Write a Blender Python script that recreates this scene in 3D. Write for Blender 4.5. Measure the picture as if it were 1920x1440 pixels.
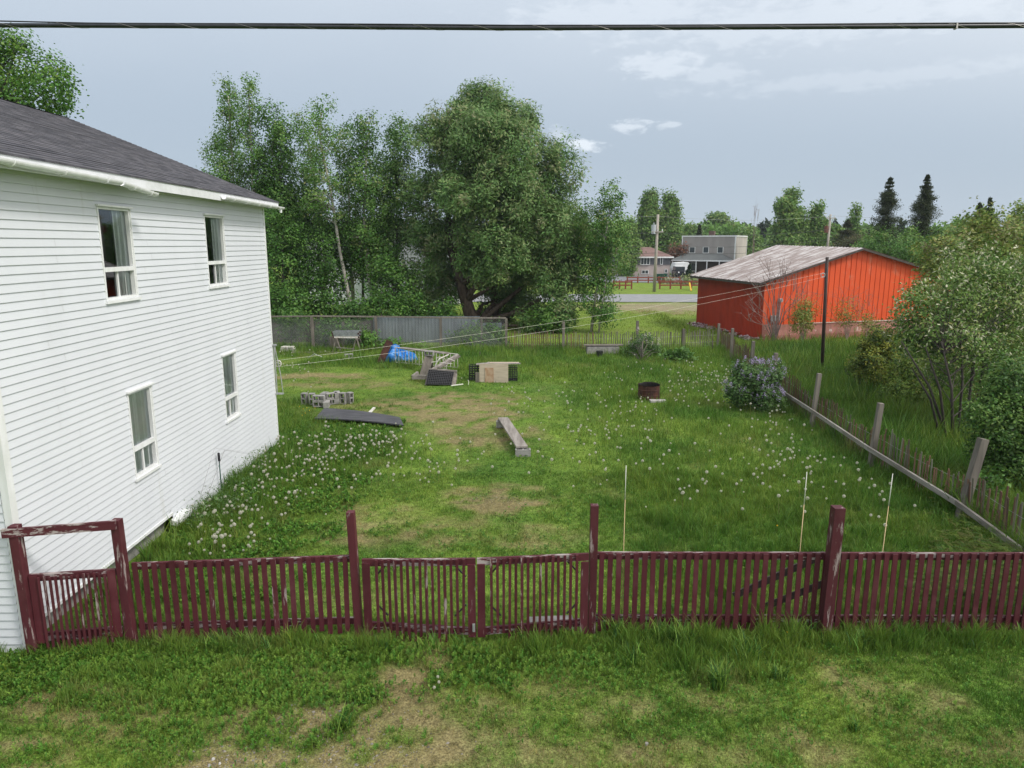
import bpy, math, random
import numpy as np
from mathutils import Vector, Matrix
R = math.radians
random.seed(7); rng = np.random.default_rng(11)
for o in list(bpy.data.objects): bpy.data.objects.remove(o)
S = bpy.context.scene
COL = S.collection

# ------------------------------------------------------------------ camera
H = 5.3; PITCH = R(11.14); FPX = 1331.0
cd = bpy.data.cameras.new('camera'); cam = bpy.data.objects.new('camera', cd); COL.objects.link(cam)
cam.location = (0, 0, H); cam.rotation_euler = (R(90) - PITCH, 0, 0)
cd.sensor_width = 36; cd.lens = FPX / 1920 * 36; cd.clip_start = .1; cd.clip_end = 5000
S.camera = cam
# ------------------------------------------------------------------ world: bright overcast
SUN_AZ, SUN_EL = R(118), R(47)      # azimuth measured clockwise from +Y
w = bpy.data.worlds.new("World"); S.world = w; w.use_nodes = True
nt = w.node_tree; N = nt.nodes; L = nt.links
for n in list(N): N.remove(n)
out = N.new('ShaderNodeOutputWorld'); bg = N.new('ShaderNodeBackground'); L.new(bg.outputs[0], out.inputs[0])
bg.inputs[1].default_value = .1
sky = N.new('ShaderNodeTexSky'); sky.sky_type = 'NISHITA'; sky.sun_disc = False
sky.sun_elevation = SUN_EL; sky.sun_rotation = SUN_AZ; sky.dust_density = 2
tc = N.new('ShaderNodeTexCoord')
sep = N.new('ShaderNodeSeparateXYZ'); L.new(tc.outputs['Generated'], sep.inputs[0])
def wmath(op, a, b=None, c=None):
    m = N.new('ShaderNodeMath'); m.operation = op
    for i, v in enumerate((a, b, c)):
        if v is None: continue
        if hasattr(v, 'links') or hasattr(v, 'is_linked'): L.new(v, m.inputs[i])
        else: m.inputs[i].default_value = v
    return m.outputs[0]
def wmix(fac, a, b):
    m = N.new('ShaderNodeMix'); m.data_type = 'RGBA'
    L.new(fac, m.inputs[0])
    for i, v in ((6, a), (7, b)):
        if isinstance(v, tuple): m.inputs[i].default_value = (*v, 1)
        else: L.new(v, m.inputs[i])
    return m.outputs[2]
# cloud layer coordinates: direction projected on a flat ceiling
zc = wmath('MAXIMUM', sep.outputs[2], .0)
zz = wmath('ADD', zc, .18)
px = wmath('DIVIDE', sep.outputs[0], zz); py = wmath('DIVIDE', sep.outputs[1], zz)
cmb = N.new('ShaderNodeCombineXYZ'); L.new(px, cmb.inputs[0]); L.new(py, cmb.inputs[1])
def wnoise(scale, detail, vec, rough=.55, dist=0.):
    n = N.new('ShaderNodeTexNoise'); n.inputs['Scale'].default_value = scale
    n.inputs['Detail'].default_value = detail; n.inputs['Roughness'].default_value = rough
    n.inputs['Distortion'].default_value = dist; L.new(vec, n.inputs['Vector']); return n.outputs[0]
def wramp(v, a, b):
    m = N.new('ShaderNodeMapRange'); m.interpolation_type = 'SMOOTHSTEP'; L.new(v, m.inputs[0])
    m.inputs[1].default_value = a; m.inputs[2].default_value = b; return m.outputs[0]
el = wramp(zc, .12, .62)                       # higher cloud is thinner and brighter
low = wramp(zc, -.02, .12)
base = wmix(low, (5.0, 5.85, 6.8), (4.4, 5.25, 6.25))
hi = wmix(el, base, (9.4, 9.9, 10.6))
# thinner, lighter cloud to the right, and broad soft variation
side = wramp(sep.outputs[0], -.15, .75)
n1 = wnoise(.55, 4, cmb.outputs[0], .5, .4)
b1 = wramp(n1, .36, .68)
lf = wmath('MULTIPLY', side, wmath('MULTIPLY', wramp(zc, .06, .34), .95))
hi2 = wmix(lf, hi, (7.3, 7.9, 8.6))
var = wmath('MULTIPLY', b1, wmath('MULTIPLY', wramp(zc, .1, .4), .42))
hi3 = wmix(var, hi2, (7.6, 8.3, 9.1))
# streaks and small puffs of cumulus low in the sky
mp = N.new('ShaderNodeMapping'); L.new(tc.outputs['Generated'], mp.inputs[0]); mp.inputs['Scale'].default_value = (1, 1, 2.6)
mp.inputs['Location'].default_value = (.31, .0, .12)
n2 = wnoise(6.5, 7, mp.outputs[0], .55, .1)
band = wmath('MULTIPLY', wramp(zc, .10, .15), wmath('SUBTRACT', 1.0, wramp(zc, .27, .36)))
azb = wmath('MULTIPLY', wramp(sep.outputs[0], .02, .10), wmath('SUBTRACT', 1.0, wramp(sep.outputs[0], .26, .36)))
az_ = wmath('ARCTAN2', sep.outputs[0], sep.outputs[1]); el_ = wmath('ARCSINE', sep.outputs[2]); puff = None
n2b = wnoise(38, 6, mp.outputs[0], .6, .3)
for (au, av, ra, re, st) in ((5.6, 7.4, 1.7, .55, .85), (3.6, 8.0, .9, .7, .35), (8.9, 8.7, 1.7, .42, .6), (11.8, 8.7, 1.1, .3, .45), (11.4, 12.8, 3.4, .9, .5), (15.0, 12.0, 2.6, .7, .3), (8, 16.2, 8, 1.2, .35), (22, 15, 14, 1.6, .35), (26, 11, 12, .7, .22)):
    e1 = wmath('DIVIDE', wmath('SUBTRACT', az_, R(au)), R(ra)); e2 = wmath('DIVIDE', wmath('SUBTRACT', el_, R(av)), R(re))
    dd = wmath('SQRT', wmath('ADD', wmath('MULTIPLY', e1, e1), wmath('MULTIPLY', e2, e2)))
    dd = wmath('ADD', dd, wmath('MULTIPLY', wmath('SUBTRACT', n2b, .5), 3.0)); mk = wmath('MULTIPLY', wmath('SUBTRACT', 1.0, wramp(dd, .35, 1.25)), st)
    puff = mk if puff is None else wmath('MAXIMUM', puff, mk)
hi4 = wmix(puff, hi3, (8.6, 9.2, 9.9))
n3 = wnoise(2.4, 6, mp.outputs[0], .6, .5)
dk = wmath('MULTIPLY', wmath('MULTIPLY', wramp(n3, .48, .72), wramp(zc, .2, .4)), .4)
hi5 = wmix(dk, hi4, (5.0, 5.9, 6.9))
# bright veil round the hidden sun
nrm = N.new('ShaderNodeVectorMath'); nrm.operation = 'DOT_PRODUCT'; L.new(tc.outputs['Generated'], nrm.inputs[0])
nrm.inputs[1].default_value = (math.sin(SUN_AZ) * math.cos(SUN_EL), math.cos(SUN_AZ) * math.cos(SUN_EL), math.sin(SUN_EL))
veil = wmath('MULTIPLY', wramp(nrm.outputs['Value'], .1, 1.0), .8)
hi6 = wmix(veil, hi5, (15, 14.6, 14))
fin = N.new('ShaderNodeMix'); fin.data_type = 'RGBA'; fin.inputs[0].default_value = .9
L.new(sky.outputs[0], fin.inputs[6]); L.new(hi6, fin.inputs[7]); L.new(fin.outputs[2], bg.inputs[0])
# sun: large soft disc behind thin cloud
sd = bpy.data.lights.new('sun', 'SUN'); sd.energy = 2.2; sd.angle = R(12); sd.color = (1, .96, .9)
so = bpy.data.objects.new('sun', sd); COL.objects.link(so)
sv = Vector((math.sin(SUN_AZ) * math.cos(SUN_EL), math.cos(SUN_AZ) * math.cos(SUN_EL), math.sin(SUN_EL)))
so.rotation_euler = sv.to_track_quat('Z', 'Y').to_euler(); so.location = (20, -20, 40)
S.view_settings.view_transform = 'Standard'; S.view_settings.look = 'None'
S.view_settings.gamma = 1; S.view_settings.exposure = 0.15; S.view_settings.use_curve_mapping = False
S.render.engine = 'CYCLES'
S.cycles.max_bounces = 6; S.cycles.transparent_max_bounces = 12; S.cycles.diffuse_bounces = 3; S.cycles.glossy_bounces = 2
S.cycles.transmission_bounces = 3; S.cycles.caustics_reflective = False; S.cycles.caustics_refractive = False

# ------------------------------------------------------------------ survey helpers: photograph sight lines -> real points
sP, cP = math.sin(PITCH), math.cos(PITCH)
def ray(u, v):
    x = (u - 960) / FPX; y = (720 - v) / FPX
    return (x, cP + y * sP, -sP + y * cP)
def G(u, v, z=0.):
    r = ray(u, v); t = (z - H) / r[2]; return (r[0] * t, r[1] * t, z)
def D(u, v, Y):
    r = ray(u, v); t = Y / r[1]; return (r[0] * t, Y, H + r[2] * t)

# ------------------------------------------------------------------ noise
_tab = rng.random((256, 256))
def vnoise(x, y):
    x = np.asarray(x, float); y = np.asarray(y, float)
    xi = np.floor(x).astype(int); yi = np.floor(y).astype(int); fx = x - xi; fy = y - yi
    fx = fx * fx * (3 - 2 * fx); fy = fy * fy * (3 - 2 * fy)
    g = lambda a, b: _tab[a & 255, b & 255]
    return (g(xi, yi) * (1 - fx) + g(xi + 1, yi) * fx) * (1 - fy) + (g(xi, yi + 1) * (1 - fx) + g(xi + 1, yi + 1) * fx) * fy
def fbm(x, y, o=4):
    s = 0; a = .5; t = 0
    for i in range(o):
        s = s + a * vnoise(x * 2 ** i + 17 * i, y * 2 ** i + 31 * i); t += a; a *= .5
    return s / t

# ------------------------------------------------------------------ materials
def nodes(name):
    m = bpy.data.materials.new(name); m.use_nodes = True
    return m, m.node_tree.nodes, m.node_tree.links, m.node_tree.nodes['Principled BSDF']
def pmat(name, base, alt=None, rough=.7, scale=4, stretch=(1, 1, 1), contrast=(.35, .65), bump=0, bscale=30, metal=0, spec=.3,
         wear=None, wscale=6, wthr=(.6, .66), wstretch=(1, 1, 1), objvar=0, third=None, tscale=1.2, rot=0):
    m, n, l, p = nodes(name)
    t = n.new('ShaderNodeTexCoord')
    def noise(sc, st, det=5, rou=.6):
        mp = n.new('ShaderNodeMapping'); mp.inputs['Scale'].default_value = st; l.new(t.outputs['Object'], mp.inputs[0])
        if rot: m0 = n.new('ShaderNodeMapping'); m0.inputs['Rotation'].default_value = (0, 0, rot); l.new(t.outputs['Object'], m0.inputs[0]); l.new(m0.outputs[0], mp.inputs[0])
        q = n.new('ShaderNodeTexNoise'); q.inputs['Scale'].default_value = sc; q.inputs['Detail'].default_value = det
        q.inputs['Roughness'].default_value = rou; l.new(mp.outputs[0], q.inputs['Vector'])
        if objvar is not None:
            oi = n.new('ShaderNodeObjectInfo'); va = n.new('ShaderNodeVectorMath'); va.operation = 'ADD'
            mu = n.new('ShaderNodeMath'); mu.operation = 'MULTIPLY'; mu.inputs[1].default_value = 37; l.new(oi.outputs['Random'], mu.inputs[0])
            l.new(mp.outputs[0], va.inputs[0]); l.new(mu.outputs[0], va.inputs[1]); l.new(va.outputs[0], q.inputs['Vector'])
        return q.outputs[0]
    def rmp(v, a, b):
        q = n.new('ShaderNodeMapRange'); q.interpolation_type = 'SMOOTHSTEP'; l.new(v, q.inputs[0]); q.inputs[1].default_value = a; q.inputs[2].default_value = b
        return q.outputs[0]
    def mix(f, a, b):
        q = n.new('ShaderNodeMix'); q.data_type = 'RGBA'
        l.new(f, q.inputs[0]) if not isinstance(f, float) else setattr(q.inputs[0], 'default_value', f)
        for i, v in ((6, a), (7, b)):
            if isinstance(v, tuple): q.inputs[i].default_value = (*v, 1)
            else: l.new(v, q.inputs[i])
        return q.outputs[2]
    c = base
    if alt is not None: c = mix(rmp(noise(scale, stretch), *contrast), base, alt)
    if third is not None: c = mix(rmp(noise(tscale, (1, 1, 1)), .5, .72), c, third)
    if wear is not None: c = mix(rmp(noise(wscale, wstretch, 8, .7), *wthr), c, wear)
    if objvar:
        oi = n.new('ShaderNodeObjectInfo'); hs = n.new('ShaderNodeHueSaturation')
        mr = n.new('ShaderNodeMapRange'); l.new(oi.outputs['Random'], mr.inputs[0]); mr.inputs[3].default_value = 1 - objvar; mr.inputs[4].default_value = 1 + objvar
        l.new(mr.outputs[0], hs.inputs['Value'])
        if isinstance(c, tuple): hs.inputs['Color'].default_value = (*c, 1)
        else: l.new(c, hs.inputs['Color'])
        c = hs.outputs[0]
    if isinstance(c, tuple): p.inputs['Base Color'].default_value = (*c, 1)
    else: l.new(c, p.inputs['Base Color'])
    p.inputs['Roughness'].default_value = rough; p.inputs['Metallic'].default_value = metal
    p.inputs['Specular IOR Level'].default_value = spec
    if bump:
        b = n.new('ShaderNodeBump'); b.inputs['Strength'].default_value = bump; b.inputs['Distance'].default_value = .01
        l.new(noise(bscale, stretch), b.inputs['Height']); l.new(b.outputs[0], p.inputs['Normal'])
    return m
def leafmat(name, trans=.3, rough=.5):
    m, n, l, p = nodes(name)
    a = n.new('ShaderNodeAttribute'); a.attribute_name = 'Col'
    l.new(a.outputs['Color'], p.inputs['Base Color']); p.inputs['Roughness'].default_value = rough; p.inputs['Specular IOR Level'].default_value = .25
    tr = n.new('ShaderNodeBsdfTranslucent'); l.new(a.outputs['Color'], tr.inputs[0])
    mx = n.new('ShaderNodeMixShader'); mx.inputs[0].default_value = trans
    l.new(p.outputs[0], mx.inputs[1]); l.new(tr.outputs[0], mx.inputs[2]); l.new(mx.outputs[0], n['Material Output'].inputs[0])
    return m
M = {}
M['vinyl'] = pmat('vinyl siding', (.68, .70, .74), (.635, .655, .695), .42, 1.1, (1, 1, .35), (.3, .75), bump=.05, bscale=60, spec=.45, wear=(.56, .57, .56), wscale=2.2, wthr=(.58, .8), wstretch=(1.6, 1.6, .12))
M['trim'] = pmat('white trim', (.80, .81, .82), (.70, .71, .70), .45, 5, (1, 1, .3), wear=(.45, .44, .38), wscale=3.5, wthr=(.68, .78))
M['fascia'] = pmat('white fascia', (.74, .75, .77), (.66, .67, .68), .5, 4, wear=(.25, .24, .22), wscale=14, wthr=(.74, .8))
M['concrete'] = pmat('concrete', (.33, .32, .31), (.24, .235, .225), .9, 7, bump=.5, bscale=60, objvar=.12)
M['maroon'] = pmat('maroon paint', (.090, .019, .026), (.072, .015, .021), .55, 5, (1, 1, .25), bump=.3, bscale=18,
                   wear=(.27, .20, .19), wscale=8, wthr=(.66, .72), wstretch=(1.6, 1.6, .22), objvar=.16, third=(.115, .034, .042), tscale=2.2)
M['maroon_worn'] = pmat('peeling maroon paint', (.092, .020, .027), (.074, .016, .022), .6, 5, (1, 1, .25), bump=.4, bscale=18,
                   wear=(.32, .26, .25), wscale=8, wthr=(.575, .64), wstretch=(1.8, 1.8, .25), objvar=.1, third=(.10, .03, .035), tscale=2.5)
M['maroon_rail'] = pmat('peeling maroon rail', (.092, .020, .027), (.074, .016, .022), .6, 5, (.25, 1, 1), bump=.4, bscale=18,
                   wear=(.38, .33, .32), wscale=7, wthr=(.53, .58), wstretch=(.3, 1.8, 1.8))
M['greywood'] = pmat('weathered grey wood', (.22, .195, .165), (.13, .115, .1), .85, 9, (1, 1, .12), (.3, .7), bump=.5, bscale=25, objvar=.15)
M['greywood_x'] = pmat('weathered grey boards', (.30, .275, .25), (.17, .15, .135), .85, 9, (1, .12, 1), (.3, .7), bump=.5, bscale=25, objvar=.12)
M['railwood'] = pmat('weathered rail wood', (.33, .31, .285), (.17, .15, .13), .85, 6, (1, .15, 1), (.3, .7), bump=.5, bscale=25, objvar=.12)
M['slat'] = pmat('rusty brown slat', (.19, .098, .062), (.12, .088, .064), .85, 8, (1, 1, .15), (.3, .7), objvar=.35, wear=(.25, .21, .17), wscale=4, wthr=(.55, .7))
M['slat_grey'] = pmat('green grey slat', (.19, .19, .14), (.12, .11, .08), .85, 8, (1, 1, .15), (.3, .7), objvar=.3)
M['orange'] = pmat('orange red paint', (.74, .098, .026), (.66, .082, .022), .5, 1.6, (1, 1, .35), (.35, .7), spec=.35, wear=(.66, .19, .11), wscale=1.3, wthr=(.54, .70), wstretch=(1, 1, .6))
M['red'] = pmat('shaded orange red paint', (.46, .048, .020), (.37, .038, .017), .5, 2, (1, 1, .3), (.35, .7), spec=.3)  # garage walls away from the sun: orange red with their shade painted in
M['seam'] = pmat('dark seam', (.14, .02, .012), None, .7)
M['plastic_base'] = pmat('faded plastic sheeting', (.42, .17, .14), (.30, .13, .10), .45, 3, (1, 1, .5), (.3, .7), wear=(.6, .5, .46), wscale=4, wthr=(.58, .68), spec=.5, bump=.5, bscale=12)
M['tarp_pale'] = pmat('crumpled pale sheeting', (.5, .42, .43), (.22, .12, .12), .5, 7, (1, 1, 1), (.4, .6), bump=.8, bscale=15)
M['tin'] = pmat('weathered tin roof', (.42, .40, .40), (.20, .16, .15), .5, 2.6, (.12, 2.2, 1), (.36, .60), metal=.1, spec=.4, wear=(.11, .075, .07), wscale=5, wthr=(.56, .66), wstretch=(.1, 2.5, 1), rot=-.308)
M['darkwood'] = pmat('dark edge wood', (.06, .05, .045), (.10, .085, .075), .9, 12)
M['blackboard'] = pmat('charred black board', (.045, .045, .052), (.085, .085, .095), .7, 5, (.4, 2.5, 1), (.35, .65), bump=.6, bscale=14, spec=.4)
M['rust'] = pmat('rusty steel', (.085, .032, .02), (.04, .018, .015), .75, 6, (1, 1, .6), (.35, .65), bump=.4, wear=(.16, .07, .04), wscale=9, wthr=(.6, .7))
M['soot'] = pmat('soot black', (.018, .016, .015), None, .8)
M['blackplastic'] = pmat('black plastic', (.016, .016, .019), (.03, .03, .033), .45, 10, spec=.5)
M['plywood'] = pmat('pale plywood', (.56, .47, .38), (.47, .39, .31), .7, 8, (.3, 1, 2), (.35, .65), wear=(.36, .29, .24), wscale=6, wthr=(.66, .72))
M['plywood_stain'] = pmat('stained plywood patch', (.50, .36, .26), (.38, .22, .13), .7, 7, (1, 1, .6), (.35, .65))
M['whitepaint'] = pmat('white painted iron', (.72, .71, .68), (.55, .5, .44), .45, 12, wear=(.3, .16, .09), wscale=16, wthr=(.68, .74))
M['bluetarp'] = pmat('blue plastic tarp', (.02, .17, .55), (.04, .27, .68), .35, 9, contrast=(.35, .65), spec=.5, bump=.6, bscale=25)
M['alu'] = pmat('dull aluminium', (.42, .44, .47), (.30, .31, .33), .4, 14, metal=.6)
M['galv'] = pmat('galvanised steel', (.45, .46, .46), (.33, .34, .34), .5, 10, metal=.4)
M['wire'] = pmat('wire', (.30, .31, .30), None, .5)
M['cable'] = pmat('black cable jacket', (.012, .013, .017), (.022, .024, .03), .38, 20, spec=.5)
M['palewire'] = pmat('pale wire', (.5, .47, .44), None, .4, metal=.6)
M['line'] = pmat('clothes line', (.72, .70, .60), None, .5)
M['blackpole'] = pmat('dark steel pole', (.035, .026, .024), (.06, .035, .028), .6, 8)
M['cane'] = pmat('bamboo cane', (.62, .46, .26), (.48, .34, .18), .5, 10, (1, 1, .2))
M['canetip'] = pmat('white tip', (.75, .74, .66), None, .5)
M['stake'] = pmat('green coated stake', (.012, .06, .045), None, .5); M['stakeg'] = pmat('stake grip', (.02, .02, .024), None, .6)
M['metalfence'] = pmat('blue grey sheet metal', (.175, .205, .23), (.12, .14, .16), .55, 2, (1, 1, .3), (.35, .65), wear=(.14, .12, .11), wscale=5, wthr=(.62, .7))
M['bark'] = pmat('rough brown bark', (.15, .11, .085), (.07, .05, .04), .95, 7, (1, 1, .25), (.35, .65), bump=1, bscale=12)
M['birch'] = pmat('pale birch bark', (.50, .47, .42), (.36, .33, .29), .85, 3, (1, 1, 1), (.35, .65), wear=(.06, .055, .05), wscale=6, wthr=(.58, .62), wstretch=(.6, .6, 2.5))
M['darkbark'] = pmat('dark shrub bark', (.07, .06, .052), (.04, .034, .03), .95, 9, (1, 1, .3))
M['greybark'] = pmat('grey bark', (.13, .115, .10), (.075, .065, .055), .95, 9, (1, 1, .3))
M['twig'] = pmat('pinkish grey twig', (.30, .22, .20), (.2, .14, .13), .9, 9)
M['poletimber'] = pmat('utility pole timber', (.42, .38, .33), (.30, .27, .24), .85, 6, (1, 1, .1))
M['tgrey'] = pmat('transformer grey', (.42, .45, .48), None, .5); M['tbrown'] = pmat('transformer brown', (.16, .06, .045), None, .6)
M['asphalt'] = pmat('old pale asphalt', (.27, .275, .285), (.22, .225, .235), .85, 1.5, (1, 1, 1), (.3, .7), bump=.2, bscale=40)
M['drive'] = pmat('driveway asphalt', (.20, .205, .215), (.16, .165, .17), .85, .8)
M['leaf'] = leafmat('leaves'); M['grass'] = leafmat('grass blades', .3, .55); M['petal'] = leafmat('blossom', .35, .7)
M['stone'] = pmat('pale stone', (.42, .40, .38), (.28, .27, .26), .9, 8, objvar=.25)
M['curtain'] = pmat('curtain cloth', (.84, .86, .84), (.76, .79, .77), .9, 3)
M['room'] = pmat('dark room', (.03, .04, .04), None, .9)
def glassmat():
    m, n, l, p = nodes('window glass')
    n.remove(p); g = n.new('ShaderNodeBsdfGlossy'); g.inputs['Roughness'].default_value = .02; g.inputs[0].default_value = (.9, .97, 1, 1)
    t = n.new('ShaderNodeBsdfTransparent'); t.inputs[0].default_value = (.93, .98, .98, 1)
    lw = n.new('ShaderNodeFresnel'); lw.inputs[0].default_value = 1.55
    mr = n.new('ShaderNodeMath'); mr.operation = 'MULTIPLY_ADD'; mr.inputs[1].default_value = 1.0; mr.inputs[2].default_value = .05; l.new(lw.outputs[0], mr.inputs[0])
    x = n.new('ShaderNodeMixShader'); l.new(mr.outputs[0], x.inputs[0]); l.new(t.outputs[0], x.inputs[1]); l.new(g.outputs[0], x.inputs[2])
    l.new(x.outputs[0], n['Material Output'].inputs[0]); return m
M['glass'] = glassmat()
M['darkglass'] = pmat('dark far window', (.04, .05, .06), None, .15, spec=.6)
def shingles():
    m, n, l, p = nodes('charcoal shingles')
    t = n.new('ShaderNodeTexCoord'); sx = n.new('ShaderNodeSeparateXYZ'); l.new(t.outputs['Object'], sx.inputs[0])
    cb = n.new('ShaderNodeCombineXYZ'); l.new(sx.outputs[1], cb.inputs[0]); l.new(sx.outputs[0], cb.inputs[1])
    b = n.new('ShaderNodeTexBrick'); l.new(cb.outputs[0], b.inputs['Vector']); b.inputs['Scale'].default_value = 1
    b.inputs['Brick Width'].default_value = .3; b.inputs['Row Height'].default_value = .133; b.inputs['Mortar Size'].default_value = .004
    b.inputs['Color1'].default_value = (.042, .042, .052, 1); b.inputs['Color2'].default_value = (.088, .084, .095, 1); b.inputs['Mortar'].default_value = (.02, .02, .024, 1)
    q = n.new('ShaderNodeTexNoise'); q.inputs['Scale'].default_value = 3; q.inputs['Detail'].default_value = 8
    mp = n.new('ShaderNodeMapping'); mp.inputs['Scale'].default_value = (3, .8, 1); l.new(t.outputs['Object'], mp.inputs[0]); l.new(mp.outputs[0], q.inputs['Vector'])
    x = n.new('ShaderNodeMix'); x.data_type = 'RGBA'; x.blend_type = 'MULTIPLY'; x.inputs[0].default_value = 1
    r = n.new('ShaderNodeMapRange'); l.new(q.outputs[0], r.inputs[0]); r.inputs[1].default_value = .3; r.inputs[2].default_value = .7; r.inputs[3].default_value = .65; r.inputs[4].default_value = 1.5
    l.new(b.outputs[0], x.inputs[6]); l.new(r.outputs[0], x.inputs[7]); l.new(x.outputs[2], p.inputs['Base Color'])
    p.inputs['Roughness'].default_value = .85
    g = n.new('ShaderNodeTexNoise'); g.inputs['Scale'].default_value = 120; bp = n.new('ShaderNodeBump'); bp.inputs['Strength'].default_value = .5; bp.inputs['Distance'].default_value = .004
    l.new(t.outputs['Object'], g.inputs['Vector']); l.new(g.outputs[0], bp.inputs['Height']); l.new(bp.outputs[0], p.inputs['Normal'])
    return m
M['shingle'] = shingles()
def groundmat():
    m, n, l, p = nodes('ground cover')
    a = n.new('ShaderNodeAttribute'); a.attribute_name = 'Col'
    t = n.new('ShaderNodeTexCoord')
    def no(sc, det): 
        q = n.new('ShaderNodeTexNoise'); q.inputs['Scale'].default_value = sc; q.inputs['Detail'].default_value = det; q.inputs['Roughness'].default_value = .65
        l.new(t.outputs['Object'], q.inputs['Vector']); return q.outputs[0]
    def rm(v, a_, b_, c_, d_):
        r = n.new('ShaderNodeMapRange'); l.new(v, r.inputs[0]); r.inputs[1].default_value = a_; r.inputs[2].default_value = b_; r.inputs[3].default_value = c_; r.inputs[4].default_value = d_; return r.outputs[0]
    x = n.new('ShaderNodeMix'); x.data_type = 'RGBA'; x.blend_type = 'MULTIPLY'; x.inputs[0].default_value = 1
    l.new(a.outputs['Color'], x.inputs[6]); l.new(rm(no(9, 9), .3, .7, .55, 1.4), x.inputs[7])
    y = n.new('ShaderNodeMix'); y.data_type = 'RGBA'; y.blend_type = 'MULTIPLY'; y.inputs[0].default_value = 1
    l.new(x.outputs[2], y.inputs[6]); l.new(rm(no(.6, 5), .3, .7, .8, 1.2), y.inputs[7])
    z_ = n.new('ShaderNodeMix'); z_.data_type = 'RGBA'; z_.blend_type = 'MULTIPLY'; z_.inputs[0].default_value = 1
    l.new(y.outputs[2], z_.inputs[6]); l.new(rm(no(42, 8), .36, .64, .5, 1.45), z_.inputs[7]); y = z_
    l.new(y.outputs[2], p.inputs['Base Color']); p.inputs['Roughness'].default_value = .95; p.inputs['Specular IOR Level'].default_value = .1
    b = n.new('ShaderNodeBump'); b.inputs['Strength'].default_value = .8; b.inputs['Distance'].default_value = .03; l.new(no(14, 8), b.inputs['Height']); l.new(b.outputs[0], p.inputs['Normal'])
    return m
M['ground'] = groundmat()

# ------------------------------------------------------------------ object helpers
ORG = {}
def tag(o, label=None, cat=None, group=None, kind=None):
    if label: o['label'] = label
    if cat: o['category'] = cat
    if group: o['group'] = group
    if kind: o['kind'] = kind
    return o
def thing(name, label, cat, loc=(0, 0, 0), group=None):
    o = bpy.data.objects.new(name, None); COL.objects.link(o); o.location = loc; o.empty_display_size = .2
    ORG[o] = Vector(loc); return tag(o, label, cat, group)
def finish(name, me, mat, parent, loc=None):
    if not isinstance(mat, (list, tuple)): mat = [mat]
    for m in mat: me.materials.append(m)
    o = bpy.data.objects.new(name, me); COL.objects.link(o)
    if parent is not None: o.parent = parent; ORG[o] = ORG[parent]
    else:
        ORG[o] = Vector(loc) if loc is not None else Vector((0, 0, 0)); o.location = ORG[o]
    return o
class MB:
    def __init__(s): s.v = []; s.f = []; s.m = []; s.mi = 0
    def add(s, vs, fs):
        k = len(s.v); s.v += [tuple(p) for p in vs]; s.f += [tuple(i + k for i in f) for f in fs]; s.m += [s.mi] * len(fs); return s
    def box(s, c, d, rz=0, rx=0, ry=0, bev=0):
        mt = Matrix.Rotation(rz, 3, 'Z') @ Matrix.Rotation(ry, 3, 'Y') @ Matrix.Rotation(rx, 3, 'X'); c = Vector(c)
        x, y, z = d[0] / 2, d[1] / 2, d[2] / 2
        vs = [c + mt @ Vector((a * x, b * y, e * z)) for a in (-1, 1) for b in (-1, 1) for e in (-1, 1)]
        return s.add(vs, [(0, 1, 3, 2), (4, 6, 7, 5), (0, 4, 5, 1), (2, 3, 7, 6), (0, 2, 6, 4), (1, 5, 7, 3)])
    def beam(s, a, b, w, h, up=(0, 0, 1)):
        a = Vector(a); b = Vector(b); t = (b - a).normalized(); u = Vector(up)
        if abs(t.dot(u)) > .95: u = Vector((0, 1, 0))
        r = t.cross(u).normalized(); u = r.cross(t)
        vs = [p + r * (i * w / 2) + u * (j * h / 2) for p in (a, b) for i, j in ((-1, -1), (1, -1), (1, 1), (-1, 1))]
        return s.add(vs, [(3, 2, 1, 0), (4, 5, 6, 7), (0, 1, 5, 4), (1, 2, 6, 5), (2, 3, 7, 6), (3, 0, 4, 7)])
    def tube(s, pts, rad, n=6, cap=True):
        pts = [Vector(p) for p in pts]
        if not isinstance(rad, (list, tuple)): rad = [rad] * len(pts)
        vs = []; prev = None
        for i, p in enumerate(pts):
            t = (pts[min(i + 1, len(pts) - 1)] - pts[max(i - 1, 0)]).normalized()
            if prev is None: r = t.cross(Vector((0, 0, 1)) if abs(t.z) < .9 else Vector((1, 0, 0))).normalized()
            else: r = (prev - t * prev.dot(t)).normalized()
            prev = r; q = t.cross(r)
            for k in range(n):
                a = 2 * math.pi * k / n; vs.append(p + (r * math.cos(a) + q * math.sin(a)) * rad[i])
        fs = [(i * n + k, i * n + (k + 1) % n, (i + 1) * n + (k + 1) % n, (i + 1) * n + k) for i in range(len(pts) - 1) for k in range(n)]
        if cap: fs += [tuple(range(n))[::-1], tuple((len(pts) - 1) * n + k for k in range(n))]
        return s.add(vs, fs)
    def quad(s, a, b, c, d): return s.add([a, b, c, d], [(0, 1, 2, 3)])
    def build(s, name, mat, parent=None, loc=None, smooth=False, bevel=0):
        me = bpy.data.meshes.new(name)
        o_ = ORG[parent] if parent is not None else (Vector(loc) if loc is not None else Vector((0, 0, 0)))
        me.from_pydata([(p[0] - o_.x, p[1] - o_.y, p[2] - o_.z) for p in s.v], [], s.f); me.validate()
        o = finish(name, me, mat, parent, loc)
        if max(s.m or [0]) > 0 and len(me.polygons) == len(s.m): me.polygons.foreach_set('material_index', s.m)
        if smooth: me.polygons.foreach_set('use_smooth', [True] * len(me.polygons))
        if bevel:
            b = o.modifiers.new('bevel', 'BEVEL'); b.width = bevel; b.segments = 2; b.limit_method = 'ANGLE'
        me.update(); return o
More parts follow.
